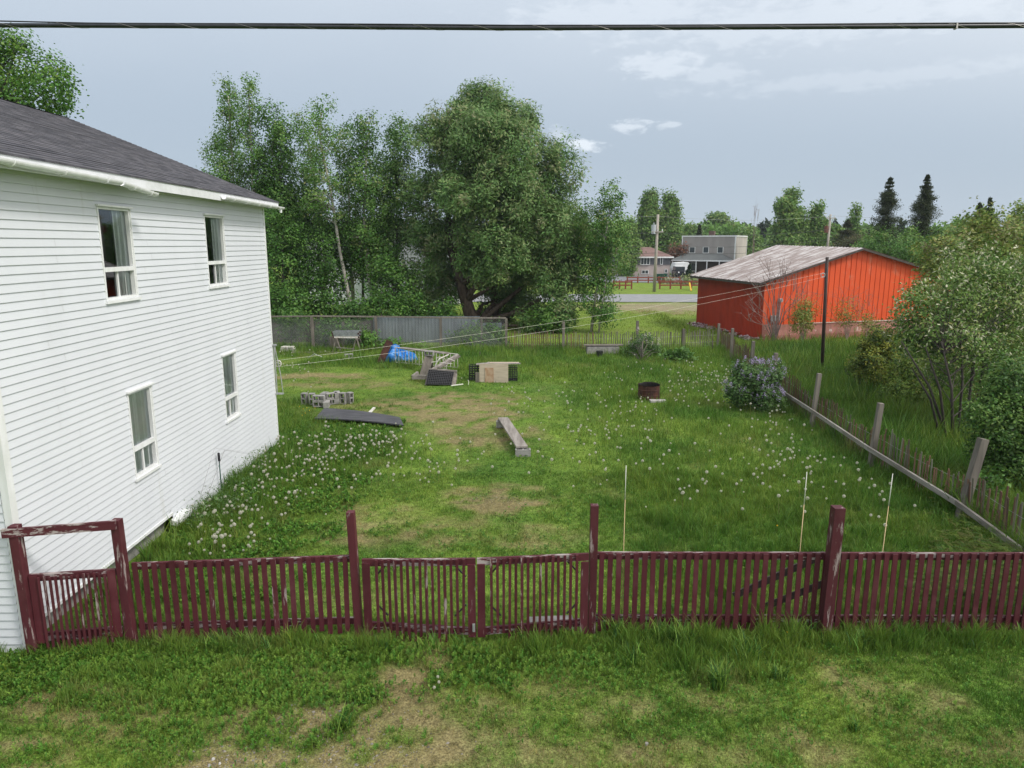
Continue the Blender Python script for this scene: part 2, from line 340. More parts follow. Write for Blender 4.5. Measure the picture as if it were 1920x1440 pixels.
def npmesh(name, V, F, mat, parent=None, col=None, loc=None, midx=None):
    """V (n,3) world; F (m,k)"""
    me = bpy.data.meshes.new(name); V = np.asarray(V, np.float32); F = np.asarray(F, np.int32)
    o_ = ORG[parent] if parent is not None else (Vector(loc) if loc is not None else Vector((0, 0, 0)))
    V = V - np.array([o_.x, o_.y, o_.z], np.float32)
    k = F.shape[1]
    me.vertices.add(len(V)); me.vertices.foreach_set('co', V.ravel())
    me.loops.add(F.size); me.loops.foreach_set('vertex_index', F.ravel())
    me.polygons.add(len(F)); me.polygons.foreach_set('loop_start', np.arange(0, F.size, k, dtype=np.int32)); me.polygons.foreach_set('loop_total', np.full(len(F), k, np.int32))
    if midx is not None: me.polygons.foreach_set('material_index', np.asarray(midx, np.int32))
    me.update(calc_edges=True)
    if col is not None:
        at = me.color_attributes.new('Col', 'FLOAT_COLOR', 'POINT'); c = np.ones((len(V), 4), np.float32); c[:, :3] = col; at.data.foreach_set('color', c.ravel())
    return finish(name, me, mat, parent, loc)
def copy_tree(o, parent=None):
    c = o.copy(); COL.objects.link(c); c.parent = parent
    if o in ORG: ORG[c] = ORG[o]
    for ch in list(o.children): copy_tree(ch, c)
    return c

# ------------------------------------------------------------------ lawn character
def ell(x, y, p, rx, ry, soft=.5):
    d = np.sqrt(((x - p[0]) / rx) ** 2 + ((y - p[1]) / ry) ** 2) + (fbm(x * 1.6, y * 1.6, 3) - .5) * .9
    return np.clip((1.15 - d) / soft, 0, 1)
DRY = [(G(850, 765), 2.6, 2.6, .95), (G(900, 815), 1.9, 1.6, .75), (G(930, 935), 1.2, .9, 1.1), (G(760, 760), 2.2, 1.4, .55), (G(585, 705), 2.4, .9, .9), (G(640, 722), 2.8, 1.0, .55),
       (G(925, 772), .8, .5, 1.1), (G(760, 990), 1.9, .9, .6), (G(1000, 1005), 1.2, .7, .5), (G(700, 960), .9, .7, .45), (G(560, 1370), 1.3, .6, 1.1), (G(470, 1435), 1.1, .5, 1.1),
       (G(760, 1310), .5, 1.1, .8), (G(700, 1400), 1.4, .6, .9), (G(790, 1240), .35, .6, .7), (G(120, 1320), .9, .35, .6), (G(240, 1350), .6, .3, .5), (G(40, 1420), .7, .3, .7), (G(1590, 1270), .5, .5, .5),
       (G(1700, 1320), .7, .4, .5), (G(1200, 1420), 1.6, .4, .45), (G(1050, 1290), 1.0, .4, .3), (G(1800, 1390), .8, .4, .4), (G(1350, 1300), .6, .4, .35), (G(1130, 1330), .7, .45, .5), (G(1480, 1400), .8, .4, .5), (G(330, 1400), .5, .25, .5), (G(1000, 1400), .7, .3, .5), (G(900, 1330), .5, .3, .5), (G(1250, 580), 7, 5, .75), (G(1200, 576), 8, 3, .6)]
def dryness(x, y):
    d = np.zeros_like(x)
    for p, rx, ry, s in DRY: d = np.maximum(d, ell(x, y, p, rx, ry) * s)
    n = fbm(x * .9 + 5, y * .9, 4)
    d = d + np.clip((n - .56) * 2.2, 0, .5) * np.where(y < 9, .9, .5)
    d = d * np.clip((fbm(x * 3.2, y * 3.2, 4) - .27) * 3.4, 0, 1.2)
    return np.clip(d, 0, 1)
RF = [(8.5, 9.2), (8.62, 11.2), (8.75, 13.13), (8.7, 16.53), (8.87, 20.38), (9.4, 25.0), (9.9, 28.9), (10.3, 33.0), (10.9, 37.3)]   # right fence line
def rfx(y): return np.interp(y, [p[1] for p in RF], [p[0] for p in RF])
def tallness(x, y):
    h = np.full_like(x, .045)
    t = lambda c, v: np.maximum(h, np.where(c, v, 0))
    sm = lambda d, wd: np.clip(1 - np.abs(d) / wd, 0, 1)
    h = np.maximum(h, .20 * np.clip(1.25 - (x + 6.4) / 2.6, 0, 1) * (y > 9.5) * (y < 24))                       # against the house
    h = np.maximum(h, .19 * ell(x, y, G(620, 850), 2.7, 2.6))
    h = np.maximum(h, .20 * sm(x - rfx(y), 1.3) * (y > 9.2))                                                   # right fence
    h = np.maximum(h, np.where((x > rfx(y)) & (y > 9.2) & (y < 39), .30 + .15 * fbm(x, y, 2), 0))                # rough ground beyond
    h = np.maximum(h, .17 * np.clip((y - 26) / 3, 0, 1) * (y < 36) * (x > -4))
    h = np.maximum(h, .24 * np.clip((y - 33.0) / 1.5, 0, 1) * (y < 36.6))
    h = np.maximum(h, .15 * np.clip((x - .5) / 3, 0, 1) * (y > 9) * (y < 34))
    h = np.maximum(h, .22 * ell(x, y, G(680, 680), 3.5, 1.6))
    h = np.maximum(h, .22 * np.exp(-((y - 8.72) / .28) ** 2) * (x > .6) + .20 * np.exp(-((y - 8.6) / .3) ** 2) * (x < .6) * (np.abs(x + .9) > .7))
    h = np.maximum(h, .17 * ell(x, y, G(1330, 1240), 1.6, .5))
    h = np.maximum(h, .13 * ell(x, y, G(330, 1290), 2.0, .6))
    h = np.where((y > 36.6) & (x > 12) & (y < 44) & (x < 27), .22, h)
    pd = np.sqrt(((x + 6.2) / 1.5) ** 2 + ((y - 22.9) / .8) ** 2); h = h * np.clip(pd, .35, 1)
    return h * (.45 + 1.1 * fbm(x * 1.3 + 9, y * 1.3 + 3, 3)) * (1 - .55 * dryness(x, y)) * np.clip(.35 + 1.7 * (fbm(x * 5.5, y * 5.5 + 20, 2) - .12), .45, 1.6)
LUSH = np.array((.072, .172, .023)); MID = np.array((.152, .254, .037)); STRAW = np.array((.40, .32, .15)); DEEP = np.array((.022, .070, .014)); SOIL = np.array((.21, .18, .085))
def grasscol(x, y, ground=False):
    d = dryness(x, y)[:, None]; n = (fbm(x * .5 + 40, y * .5 + 7, 4) * .65 + fbm(x * 3.3 + 4, y * 3.3 + 7, 3) * .35)[:, None]; h = tallness(x, y)[:, None]
    c = LUSH + (MID - LUSH) * np.clip((n - .32) * 2.6, 0, 1)
    c = c + (MID * np.array((1.1, 1.05, 1)) - c) * (np.clip((y - 36.5) / 3, 0, 1)[:, None])
    c = c * (1 - np.clip(h - .25, 0, .3) * .35)
    if ground:
        c = c * .85 + np.array((.02, .01, .005)); c = c + (SOIL - c) * np.clip(d * 1.1, 0, 1)
    else: c = c + (STRAW * .9 - c) * np.clip(d * .85, 0, .8)
    return c
def uniq(a): return np.unique(np.round(np.concatenate(a), 3))
gx = uniq([np.arange(-900, -60, 60), np.arange(-60, -14, 3), np.arange(-14, 20, .14), np.arange(20, 60, 1.5), np.arange(60, 960, 60)])
gy = uniq([np.arange(-60, 4, 6), np.arange(4, 42, .14), np.arange(42, 90, .8), np.arange(90, 200, 6), np.arange(200, 1300, 80)])
XX, YY = np.meshgrid(gx, gy); x = XX.ravel(); y = YY.ravel()
zg = (fbm(x * .7, y * .7, 3) - .5) * .07 * (np.abs(x) < 25) * (y < 42) * (y > 4) - .11 * np.exp(-((x + .6) / 1.1) ** 2 - ((y - 8.5) / .8) ** 2)
col = grasscol(x, y, True)
far = np.clip((y - 150) / 60, 0, 1)[:, None]; col = col * (1 - far) + np.array((.05, .10, .02)) * far
# grey gravel verge by the road
gv = (ell(x, y, G(1270, 575), 9, 4.5) * .6)[:, None] * (y > 52)[:, None]; col = col * (1 - gv) + np.array((.30, .25, .18)) * gv
nx, ny = len(gx), len(gy); idx = np.arange(nx * ny).reshape(ny, nx)
F = np.stack([idx[:-1, :-1].ravel(), idx[:-1, 1:].ravel(), idx[1:, 1:].ravel(), idx[1:, :-1].ravel()], 1)
g = npmesh('ground', np.stack([x, y, zg], 1), F, M['ground'], col=col); g.data.polygons.foreach_set('use_smooth', [True] * len(g.data.polygons))
tag(g, 'rough green lawn and bare earth around the house and yard', kind='structure')
def gz(x, y):
    x = np.asarray(x, float); y = np.asarray(y, float)
    return (fbm(x * .7, y * .7, 3) - .5) * .07 * (np.abs(x) < 25) * (y < 42) * (y > 4) - .11 * np.exp(-((x + .6) / 1.1) ** 2 - ((y - 8.5) / .8) ** 2)

# ------------------------------------------------------------------ grass blades
def blades(n, x0, x1, y0, y1, wid, hmul, three=True, seed=0, fr=.80):
    r = np.random.default_rng(seed)
    y = r.uniform(y0, y1, n); x = r.uniform(x0, x1, n)
    keep = (np.abs(x) < fr * (y * cP + 1) + 1.6 + r.gamma(1.5, 1.1, n))
    keep &= ~((x < -6.33) & (y > 8.5) & (y < 18.75))
    # garage footprint and planks
    keep &= ~((y > 39 + (x - 13.85) * .33) & (x > 12.4) & (x < 26.5) & (y < 52))
    keep &= ~((x > -5.95) & (x < -3.2) & (np.abs(y - 21.55) < .42))
    x = x[keep]; y = y[keep]
    d = dryness(x, y); cl = fbm(x * 3.1, y * 3.1, 3); dens = np.clip((1 - .5 * d) * (.45 + 1.1 * cl) * (.45 + 1.1 * vnoise(x * 11, y * 11 + 5)), 0, 1)
    k = r.random(len(x)) < dens; x = x[k]; y = y[k]; d = d[k]; n = len(x)
    tuft = vnoise(x * 7 + 77, y * 7)
    h = tallness(x, y) * hmul * r.uniform(.45, 1.35, n) * (.7 + .75 * np.clip(tuft * 1.6 - .5, 0, 1)) + .012
    a = r.uniform(0, 2 * math.pi, n); lean = r.uniform(.1, .75, n) * h; wv = wid * r.uniform(.6, 1.4, n) * (.7 + h * 1.3)
    straw = r.random(n) < (.09 + .20 * (y < 9.2) * cl[k] + .6 * d); lean = np.where(straw, r.uniform(.015, .065, n) * (1 + y * .03), lean); h = np.where(straw, r.uniform(.006, .03, n), h)
    b = r.uniform(0, 2 * math.pi, n)
    z = gz(x, y) - .01; dx, dy = np.cos(a), np.sin(a); ex, ey = np.cos(b) * wv, np.sin(b) * wv
    P0 = np.stack([x - ex, y - ey, z], 1); P1 = np.stack([x + ex, y + ey, z], 1)
    tip = np.stack([x + dx * lean, y + dy * lean, z + h], 1)
    c = grasscol(x, y) * r.uniform(.72, 1.38, (n, 1)); c[:, 0] *= r.uniform(.85, 1.3, n)
    c = np.where(straw[:, None], STRAW * r.uniform(.5, 1.15, (n, 1)), c)
    if three:
        mx = np.stack([x + dx * lean * .35, y + dy * lean * .35, z + h * .6], 1); e = np.stack([ex, ey, 0 * ex], 1) * .7
        V = np.stack([P0, P1, mx + e, mx - e, tip], 1).reshape(-1, 3); i = np.arange(n)[:, None] * 5
        F = np.concatenate([i + np.array([[0, 1, 2]]), i + np.array([[0, 2, 3]]), i + np.array([[3, 2, 4]])]); C = np.repeat(c, 5, 0)
    else:
        V = np.stack([P0, P1, tip], 1).reshape(-1, 3); F = np.arange(n)[:, None] * 3 + np.array([[0, 1, 2]]); C = np.repeat(c, 3, 0)
    return V, F, C
def join(parts):
    Vs, Fs, Cs = [], [], []; k = 0
    for V, F, C in parts: Vs.append(V); Fs.append(F + k); Cs.append(C); k += len(V)
    return np.concatenate(Vs), np.concatenate(Fs), np.concatenate(Cs)
V, F, C = join([blades(520000, -9.5, 13, 5.4, 9.4, .0042, 1, True, 1), blades(400000, -7, 19, 9.4, 16, .006, 1, True, 2), blades(290000, -9, 28, 16, 26, .009, 1, False, 3)])
o = npmesh('grass', V, F, M['grass'], col=C); tag(o, 'green grass growing over the yard and the verge before the fence', 'grass', kind='stuff')
V, F, C = join([blades(230000, -14, 30, 26, 38.5, .013, 1.05, False, 4), blades(90000, -14, 46, 38.5, 58, .02, 1.5, False, 5, .75)])
o = npmesh('far_grass', V, F, M['grass'], col=C); tag(o, 'grass at the back of the yard and beyond the back fence', 'grass', kind='stuff')
# loose tall tufts, one weedy mass
def tufts(spots, seed, cols):
    r = np.random.default_rng(seed); Vs = []; Cs = []
    for (x0, y0, n, hh, sp) in spots:
        for i in range(n):
            a = r.uniform(0, 6.283); ln = hh * r.uniform(.6, 1.2); x = x0 + r.normal(0, sp); y = y0 + r.normal(0, sp); b = a + 1.57; wv = .004 + .004 * r.random()
            c = cols[int(r.integers(len(cols)))] * r.uniform(.7, 1.3)
            pts = []
            for t, wf in ((0, 1), (.4, .9), (.75, .6), (1, .05)):
                o = ln * .5 * t * t * r.uniform(.8, 1.1); cx = x + math.cos(a) * o; cy = y + math.sin(a) * o; cz = ln * (t - .28 * t * t)
                pts += [(cx - math.cos(b) * wv * wf, cy - math.sin(b) * wv * wf, cz), (cx + math.cos(b) * wv * wf, cy + math.sin(b) * wv * wf, cz)]
            Vs += pts; Cs += [c] * 8
    n = len(Vs) // 8; i = np.arange(n)[:, None] * 8
    F = np.concatenate([i + np.array([[0, 1, 3, 2]]), i + np.array([[2, 3, 5, 4]]), i + np.array([[4, 5, 7, 6]])])
    return np.array(Vs), F, np.array(Cs)
GC = [LUSH * 1.2, MID, MID * 1.15, DEEP * 1.8]
def sp(u, v, n, h, s): p = G(u, v); return (p[0], p[1], n, h, s)
fr_spots = [sp(1345, 1290, 110, .38, .05), sp(1280, 1215, 90, .42, .08), sp(1180, 1240, 60, .25, .08), sp(1460, 1270, 70, .2, .05), sp(1600, 1370, 40, .2, .03), sp(640, 1370, 50, .3, .06), sp(1400, 1230, 110, .3, .12), sp(1500, 1200, 100, .36, .1), sp(1250, 1200, 110, .36, .15), sp(1150, 1195, 70, .4, .1), sp(1600, 1215, 60, .3, .1), sp(1800, 1200, 50, .25, .1)]
for k in range(120):
    X_ = random.uniform(-5.6, 7.8); fr_spots.append((X_, 8.72 + random.uniform(-.12, .1) + (.05 if X_ > 0 else -.05), 14, random.uniform(.10, .27), .05))
V, F, C = tufts(fr_spots, 5, GC); tag(npmesh('tall_grass', V, F, M['grass'], col=C), 'taller grass tufts along the foot of the maroon fence', 'grass', kind='stuff')
# leafy weed rosettes (horsetail-like and broad leaves) near the front
def weeds(n, reg, size, cols, seed, tall=1.):
    r = np.random.default_rng(seed); x = []; 
    xs = r.uniform(reg[0], reg[1], n); ys = r.uniform(reg[2], reg[3], n)
    k = (fbm(xs * 1.6 + 3, ys * 1.6 + 50, 4) + r.normal(0, .09, n) > .52) & (dryness(xs, ys) < r.uniform(.1, 1.1, n)) & ~((xs < -6.33) & (ys > 8.5) & (ys < 18.75)); xs = xs[k]; ys = ys[k]; n = len(xs); m = 9
    X = np.repeat(xs, m); Y = np.repeat(ys, m); a = r.uniform(0, 6.283, n * m); el = r.uniform(.1, 1.2, n * m) * tall; L_ = size * r.uniform(.5, 1.3, n * m)
    z = np.repeat(r.uniform(.0, .08, n), m) * r.random(n * m) + .02 + gz(X, Y)
    dx = np.cos(a) * np.cos(el) * L_; dy = np.sin(a) * np.cos(el) * L_; dz = np.sin(el) * L_; wx = -np.sin(a) * L_ * .22; wy = np.cos(a) * L_ * .22
    V = np.stack([np.stack([X, Y, z], 1), np.stack([X + dx * .5 + wx, Y + dy * .5 + wy, z + dz * .6], 1), np.stack([X + dx, Y + dy, z + dz * .85], 1), np.stack([X + dx * .5 - wx, Y + dy * .5 - wy, z + dz * .6], 1)], 1).reshape(-1, 3)
    F = np.arange(n * m)[:, None] * 4 + np.array([[0, 1, 2, 3]])
    c = np.array(cols)[r.integers(len(cols), size=n)]; C = np.repeat(np.repeat(c, m, 0) * r.uniform(.7, 1.35, (n * m, 1)), 4, 0)
    return V, F, C
def plumes(n, regs, seed, cols, hh=.105):
    r = np.random.default_rng(seed); xs = []; ys = []
    for (x0, y0, sx, sy, k) in regs: xs.append(r.normal(x0, sx, int(n * k))); ys.append(r.normal(y0, sy, int(n * k)))
    xs = np.concatenate(xs); ys = np.concatenate(ys); ok = (ys < 8.82) & (ys > 5.6) & (dryness(xs, ys) < r.uniform(.15, 1.15, len(xs))) & (xs > -6.4); xs = xs[ok]; ys = ys[ok]; n = len(xs); m = 22
    X = np.repeat(xs, m); Y = np.repeat(ys, m); H_ = np.repeat(hh * r.uniform(.55, 1.3, n), m); t = np.tile(np.linspace(.12, 1, m), n); z = H_ * t * .8; a = r.uniform(0, 6.283, n * m); L_ = .042 * (1.15 - t) * H_ / hh + .006
    dx = np.cos(a) * L_; dy = np.sin(a) * L_; dz = L_ * .8; wx = -np.sin(a) * .0035; wy = np.cos(a) * .0035
    V = np.stack([np.stack([X - wx, Y - wy, z], 1), np.stack([X + wx, Y + wy, z], 1), np.stack([X + dx, Y + dy, z + dz], 1), np.stack([X + dx * .6 - wx, Y + dy * .6 - wy, z + dz * .7], 1)], 1).reshape(-1, 3)
    c = np.array(cols)[r.integers(len(cols), size=n)] * r.uniform(.8, 1.25, (n, 1)); return V, np.arange(n * m)[:, None] * 4 + np.array([[0, 1, 2, 3]]), np.repeat(np.repeat(c, m, 0) * r.uniform(.75, 1.25, (n * m, 1)), 4, 0)
q = plumes(3600, [(-3.6, 7.9, 1.3, .45, .5), (-3.0, 7.2, 1.3, .4, .3), (-1.6, 8.5, .7, .2, .12), (.6, 8.2, .8, .3, .1), (3.5, 7.4, 2.2, .7, .22), (-5.6, 8.0, .6, .4, .1)], 61, [MID * 1.1, LUSH * 1.5, MID * 1.25])
tag(npmesh('horsetail', q[0], q[1], M['grass'], col=q[2]), 'bright upright horsetail weeds on the verge before the fence', 'weeds', kind='stuff')
V, F, C = join([weeds(16000, (-7.5, 8.5, 5.6, 8.7), .032, [LUSH * 1.1, LUSH * 1.4, MID], 8, 1.5), weeds(9000, (-6.3, 8, 9.3, 19), .045, [LUSH, LUSH * 1.2, MID], 9), weeds(9000, (-6.3, -3.2, 9.8, 21), .075, [LUSH * 1.1, LUSH * 1.4, MID], 10, 1.3),
                weeds(5000, (-6.6, 0, 7.4, 8.7), .05, [LUSH * 1.2, MID, LUSH], 12, 1.5)])
tag(npmesh('weeds', V, F, M['grass'], col=C), 'low leafy weeds mixed through the lawn', 'weeds', kind='stuff')

# ------------------------------------------------------------------ dandelions
def dandelion_mesh(h, lean, head, yellow=False):
    V = []; Fq = []; C = []
    def tri(a, b, c, col):
        k = len(V); V.extend([a, b, c]); Fq.append((k, k + 1, k + 2)); C.extend([col] * 3)
    top = Vector((lean, lean * .4, h)); stc = (.20, .22, .07)
    for k in range(3):
        a0 = k * 2.094; a1 = a0 + 2.094; r_ = .0045
        p0 = Vector((math.cos(a0) * r_, math.sin(a0) * r_, -.01)); p1 = Vector((math.cos(a1) * r_, math.sin(a1) * r_, -.01))
        tri(p0, p1, top + p1 * .8, stc); tri(p0, top + p1 * .8, top + p0 * .8, stc)
    rr = random.Random(int(h * 1e4) + int(lean * 1e5))
    n = 46
    for i in range(n):
        z = 1 - 2 * (i + .5) / n; ph = i * 2.39996; q = math.sqrt(1 - z * z); d = Vector((q * math.cos(ph), q * math.sin(ph), z))
        if yellow and z < -.1: continue
        t = d.cross(Vector((rr.random(), rr.random(), rr.random()))).normalized(); s = head * (.34 if not yellow else .4)
        c = top + d * head * ((1, .4)[yellow]) + Vector((0, 0, head * .6)) ; u = d.cross(t)
        colr = (.64, .63, .52) if not yellow else (.75, .48, .02)
        tri(c + t * s, c - t * s * .5 + u * s * .87, c - t * s * .5 - u * s * .87, colr)
        if not yellow: tri(top + Vector((0, 0, head * .6)) + t * head * .1, top + Vector((0, 0, head * .6)) - t * head * .1, c, (.45, .43, .36))
    me = bpy.data.meshes.new('dandelion'); me.from_pydata([tuple(v) for v in V], [], Fq)
    at = me.color_attributes.new('Col', 'FLOAT_COLOR', 'POINT'); at.data.foreach_set('color', np.concatenate([np.array(C), np.ones((len(C), 1))], 1).astype(np.float32).ravel())
    me.materials.append(M['petal']); return me
dm = [dandelion_mesh(h, l, r_) for h, l, r_ in ((.20, .02, .027), (.26, .04, .026), (.30, -.03, .028), (.17, -.01, .024), (.23, .05, .022), (.34, .03, .026))]
clus = [  # u, v, su, sv, n, where
 (690, 832, 60, 16, 100, 0), (600, 850, 60, 25, 60, 0), (790, 880, 55, 25, 45, 0), (560, 900, 60, 30, 60, 1), (480, 930, 50, 30, 55, 1), (420, 985, 35, 28, 45, 1), (530, 850, 40, 20, 25, 1), (400, 1030, 40, 12, 14, 1),
 (1360, 710, 50, 14, 80, 2), (1300, 735, 60, 20, 45, 2), (1440, 775, 35, 14, 30, 2), (1140, 770, 90, 35, 90, 3), (1130, 830, 100, 40, 60, 3), (1490, 880, 70, 30, 62, 3), (1640, 940, 40, 30, 14, 3), (1310, 910, 90, 40, 24, 3), (985, 735, 40, 25, 22, 3), (550, 700, 30, 25, 30, 1), (1250, 700, 80, 12, 20, 2), (1500, 840, 40, 30, 20, 3)]
wh = [('white dandelion seed head in the dense patch before the black board', 'dandelions before the black board'),
      ('white dandelion seed head in the tall grass beside the white house wall', 'dandelions beside the white house'),
      ('white dandelion seed head at the back near the fire ring and lilac bush', 'dandelions near the fire ring'),
      ('white dandelion seed head scattered on the open lawn right of the plank bench', 'dandelions on the open lawn')]
pts = []
for (u, v, su, sv_, n, k) in clus:
    for i in range(n):
        uu = random.gauss(u, su); vv = random.gauss(v, sv_); p = G(uu, vv, .2)
        if p[0] < -6.25 and p[1] < 18.8: continue
        if p[0] > rfx(p[1]) - .2 or p[1] < 9.3: continue
        pts.append((p[0], p[1], k, random.randrange(6), random.uniform(0, 6.28), random.uniform(.75, 1.3)))
for (u, v) in ((822, 1268), (824, 1280), (813, 1292), (1128, 1170), (1563, 1093)): p = G(u, v, .1); pts.append((p[0], p[1], 4, 3, random.uniform(0, 6), .75))
pts.sort(key=lambda p: p[1])
wh.append(('white dandelion seed head standing alone close to the maroon fence', 'dandelions close to the maroon fence'))
for (x, y, k, j, rz, s) in pts[:300]:
    o = bpy.data.objects.new('dandelion', dm[j]); COL.objects.link(o); o.location = (x, y, float(gz(x, y))); o.rotation_euler.z = rz; o.scale = (s, s, s); tag(o, wh[k][0], 'dandelion', wh[k][1])
Vs = []; Fs = []; Cs = []; kk = 0
arr = []
for me in dm:
    n = len(me.vertices); v = np.zeros(n * 3, np.float32); me.vertices.foreach_get('co', v); f = np.array([p.vertices[:] for p in me.polygons]); c = np.zeros(n * 4, np.float32); me.color_attributes['Col'].data.foreach_get('color', c); arr.append((v.reshape(-1, 3), f, c.reshape(-1, 4)[:, :3]))
for (x, y, k, j, rz, s) in pts[300:]:
    v, f, c = arr[j]; cs, sn = math.cos(rz), math.sin(rz); q = np.stack([(v[:, 0] * cs - v[:, 1] * sn) * s + x, (v[:, 0] * sn + v[:, 1] * cs) * s + y, v[:, 2] * s + float(gz(x, y))], 1)
    Vs.append(q); Fs.append(f + kk); Cs.append(c); kk += len(v)
tag(npmesh('dandelions', np.concatenate(Vs), np.concatenate(Fs), M['petal'], col=np.concatenate(Cs)), 'mass of small white dandelion seed heads farther back in the yard', 'dandelions', kind='stuff')
ym = dandelion_mesh(.14, .01, .028, True)
for (u, v) in ((572, 778), (580, 773), (566, 782), (568, 770), (575, 768), (590, 768), (931, 1114), (1456, 991), (1474, 1193), (561, 765)):
    p = G(u, v, .1); o = bpy.data.objects.new('yellow_dandelion', ym); COL.objects.link(o); o.location = (p[0], p[1], 0)
    if u < 600: tag(o, 'yellow dandelion flower between the concrete blocks and the house corner', 'dandelion', 'yellow dandelions by the concrete blocks')
    elif u < 1000: tag(o, 'yellow dandelion flower seen through the right leaf of the double gate', 'dandelion')
    elif v < 1100: tag(o, 'yellow dandelion flower on the lawn left of the tallest maroon post', 'dandelion')
    else: tag(o, 'yellow dandelion flower low in the grass before the right maroon fence', 'dandelion')

# ------------------------------------------------------------------ white house
HX, HY0, HY1, HZ = -6.38, 8.55, 18.7, 6.24; HXB = -16.0; XM = (HX + HXB) / 2
house = thing('house', 'two storey white vinyl sided house with dark shingle roof at the left', 'house', (XM, 13.6, 0))
WIN = [(11.21, 12.14, 4.43, 5.87), (15.07, 16.03, 4.43, 5.89), (11.5, 12.26, 1.41, 2.87), (15.4, 16.13, 1.43, 2.88)]
CH = .1145; STEP = .017
def siding(mb, a0, a1, z0, z1, wins, f, zgap=None):
    n = int(math.ceil((z1) / CH))
    for i in range(n):
        zb, zt = i * CH, min((i + 1) * CH, z1)
        if zt <= z0: continue
        cuts = sorted({zb, zt} | {q for w_ in wins for q in w_[2:] if zb < q < zt})
        for c0, c1 in zip(cuts[:-1], cuts[1:]):
            segs = [(a0, a1)]
            for w_ in wins:
                if w_[2] < (c0 + c1) / 2 < w_[3]:
                    segs = [s for sg in segs for s in (((sg[0], w_[0]), (w_[1], sg[1])) if sg[0] < w_[0] < sg[1] else (sg,))]
            if zgap and (c0 + c1) / 2 < zgap[2]: segs = [(max(s[0], zgap[1]), s[1]) for s in segs]
            off = lambda z: STEP * (1 - (z - zb) / CH) ** 1.0
            for s0, s1 in segs:
                if s1 <= s0: continue
                mb.quad(f(s0, c0, off(c0)), f(s1, c0, off(c0)), f(s1, c1, off(c1)), f(s0, c1, off(c1)))
                if c0 == zb: mb.quad(f(s0, c0, 0), f(s1, c0, 0), f(s1, c0, STEP), f(s0, c0, STEP))
m = MB(); siding(m, HY0 + .09, HY1 - .06, 0, HZ, WIN, lambda a, z, o: (HX + o, a, z), (0, 12.6, .36)); wall = m.build('wall', M['vinyl'], house)
m = MB(); r9 = random.Random(9)
for i in range(0, 54, 2):
    for q in range(2):
        yy = r9.choice([9.9, 13.4, 14.3, 17.2, 12.7]) + r9.uniform(-.25, .25)
        if any(w_[0] - .1 < yy < w_[1] + .1 and w_[2] - .1 < i * CH < w_[3] + .1 for w_ in WIN) or (yy < 12.7 and i * CH < .4): continue
        m.add([(HX + STEP + .001, yy, i * CH + .004), (HX + STEP + .001, yy + .003, i * CH + .004), (HX + .004, yy + .003, i * CH + CH), (HX + .004, yy, i * CH + CH)], [(0, 1, 2, 3)])
m.build('panel_seams', M['stone'], house)
m = MB(); siding(m, HXB, HX - .09, 0, HZ, [], lambda a, z, o: (a, HY0 - o, z)); m.build('wall', M['vinyl'], house)
m = MB(); siding(m, HXB, HX - .04, 0, HZ, [], lambda a, z, o: (a, HY1 + o, z)); m.build('wall', M['vinyl'], house)
m = MB(); m.quad((HXB, HY0, 0), (HXB, HY1, 0), (HXB, HY1, HZ), (HXB, HY0, HZ)); m.build('wall', M['vinyl'], house)
m = MB(); m.box((XM, (HY0 + 12.6) / 2 + .03, .15), (HX - HXB - .3, 12.6 - HY0 - .14, .46)); m.build('foundation', M['concrete'], house)
m = MB(); m.box((HX + .012, (HY0 + 12.6) / 2, .345), (.03, 12.6 - HY0, .05)); m.build('starter_strip', M['trim'], house)
m = MB(); m.box((HX - .03, HY0 + .04, HZ / 2), (.10, .12, HZ)); m.build('corner_trim', M['trim'], house)
m = MB(); m.box((HX - .02, HY1 - .02, HZ / 2), (.085, .085, HZ)); m.build('corner_trim', M['trim'], house)
RS = .398; EX = HX + .33; EZ = HZ + .10
def roofz(x): return EZ + (EX - x) * RS if x > XM else EZ + (x - (2 * XM - EX)) * RS
m = MB(); rn = int((EX - XM) / .126); ry0, ry1 = HY0 - .35, HY1 + .22; rs = random.Random(3)
for i in range(rn + 1):
    xa, xb = EX - i * .126 + .02, EX - (i + 1) * .126; zo = .012
    for k in range(24):
        ya, yb = ry0 + (ry1 - ry0) * k / 24, ry0 + (ry1 - ry0) * (k + 1) / 24; j = rs.uniform(-.002, .003)
        m.quad((xa, ya, roofz(xa) + .03 + zo + j), (xa, yb, roofz(xa) + .03 + zo + j), (xb, yb, roofz(xb) + .03), (xb, ya, roofz(xb) + .03))
        m.quad((xa, ya, roofz(xa) + .015), (xa, yb, roofz(xa) + .015), (xa, yb, roofz(xa) + .03 + zo + j), (xa, ya, roofz(xa) + .03 + zo + j))
xc = 2 * XM - EX
m.quad((XM, ry0, roofz(XM) + .05), (XM, ry1, roofz(XM) + .05), (xc, ry1, EZ + .03), (xc, ry0, EZ + .03))
m.quad((EX, ry1, EZ + .02), (XM, ry1, roofz(XM) + .02), (XM, ry1, roofz(XM) - .10), (EX, ry1, EZ - .10))
roof = m.build('roof', M['shingle'], house)
m = MB(); m.quad((EX - .01, ry0, EZ - .12), (EX - .01, ry1 - .02, EZ - .12), (HX, ry1 - .02, HZ - .005), (HX, ry0, HZ - .005)); m.build('soffit', M['trim'], house)
m = MB(); m.box((EX - .012, (ry0 + ry1) / 2, EZ - .06), (.03, ry1 - ry0, .18)); m.build('fascia', M['fascia'], house)
m = MB()
for y_ in (HY0, HY1): m.add([(HXB, y_ , HZ), (HX, y_, HZ), (XM, y_, roofz(XM) - .02)], [(0, 1, 2)])
m.build('gable', M['vinyl'], house)
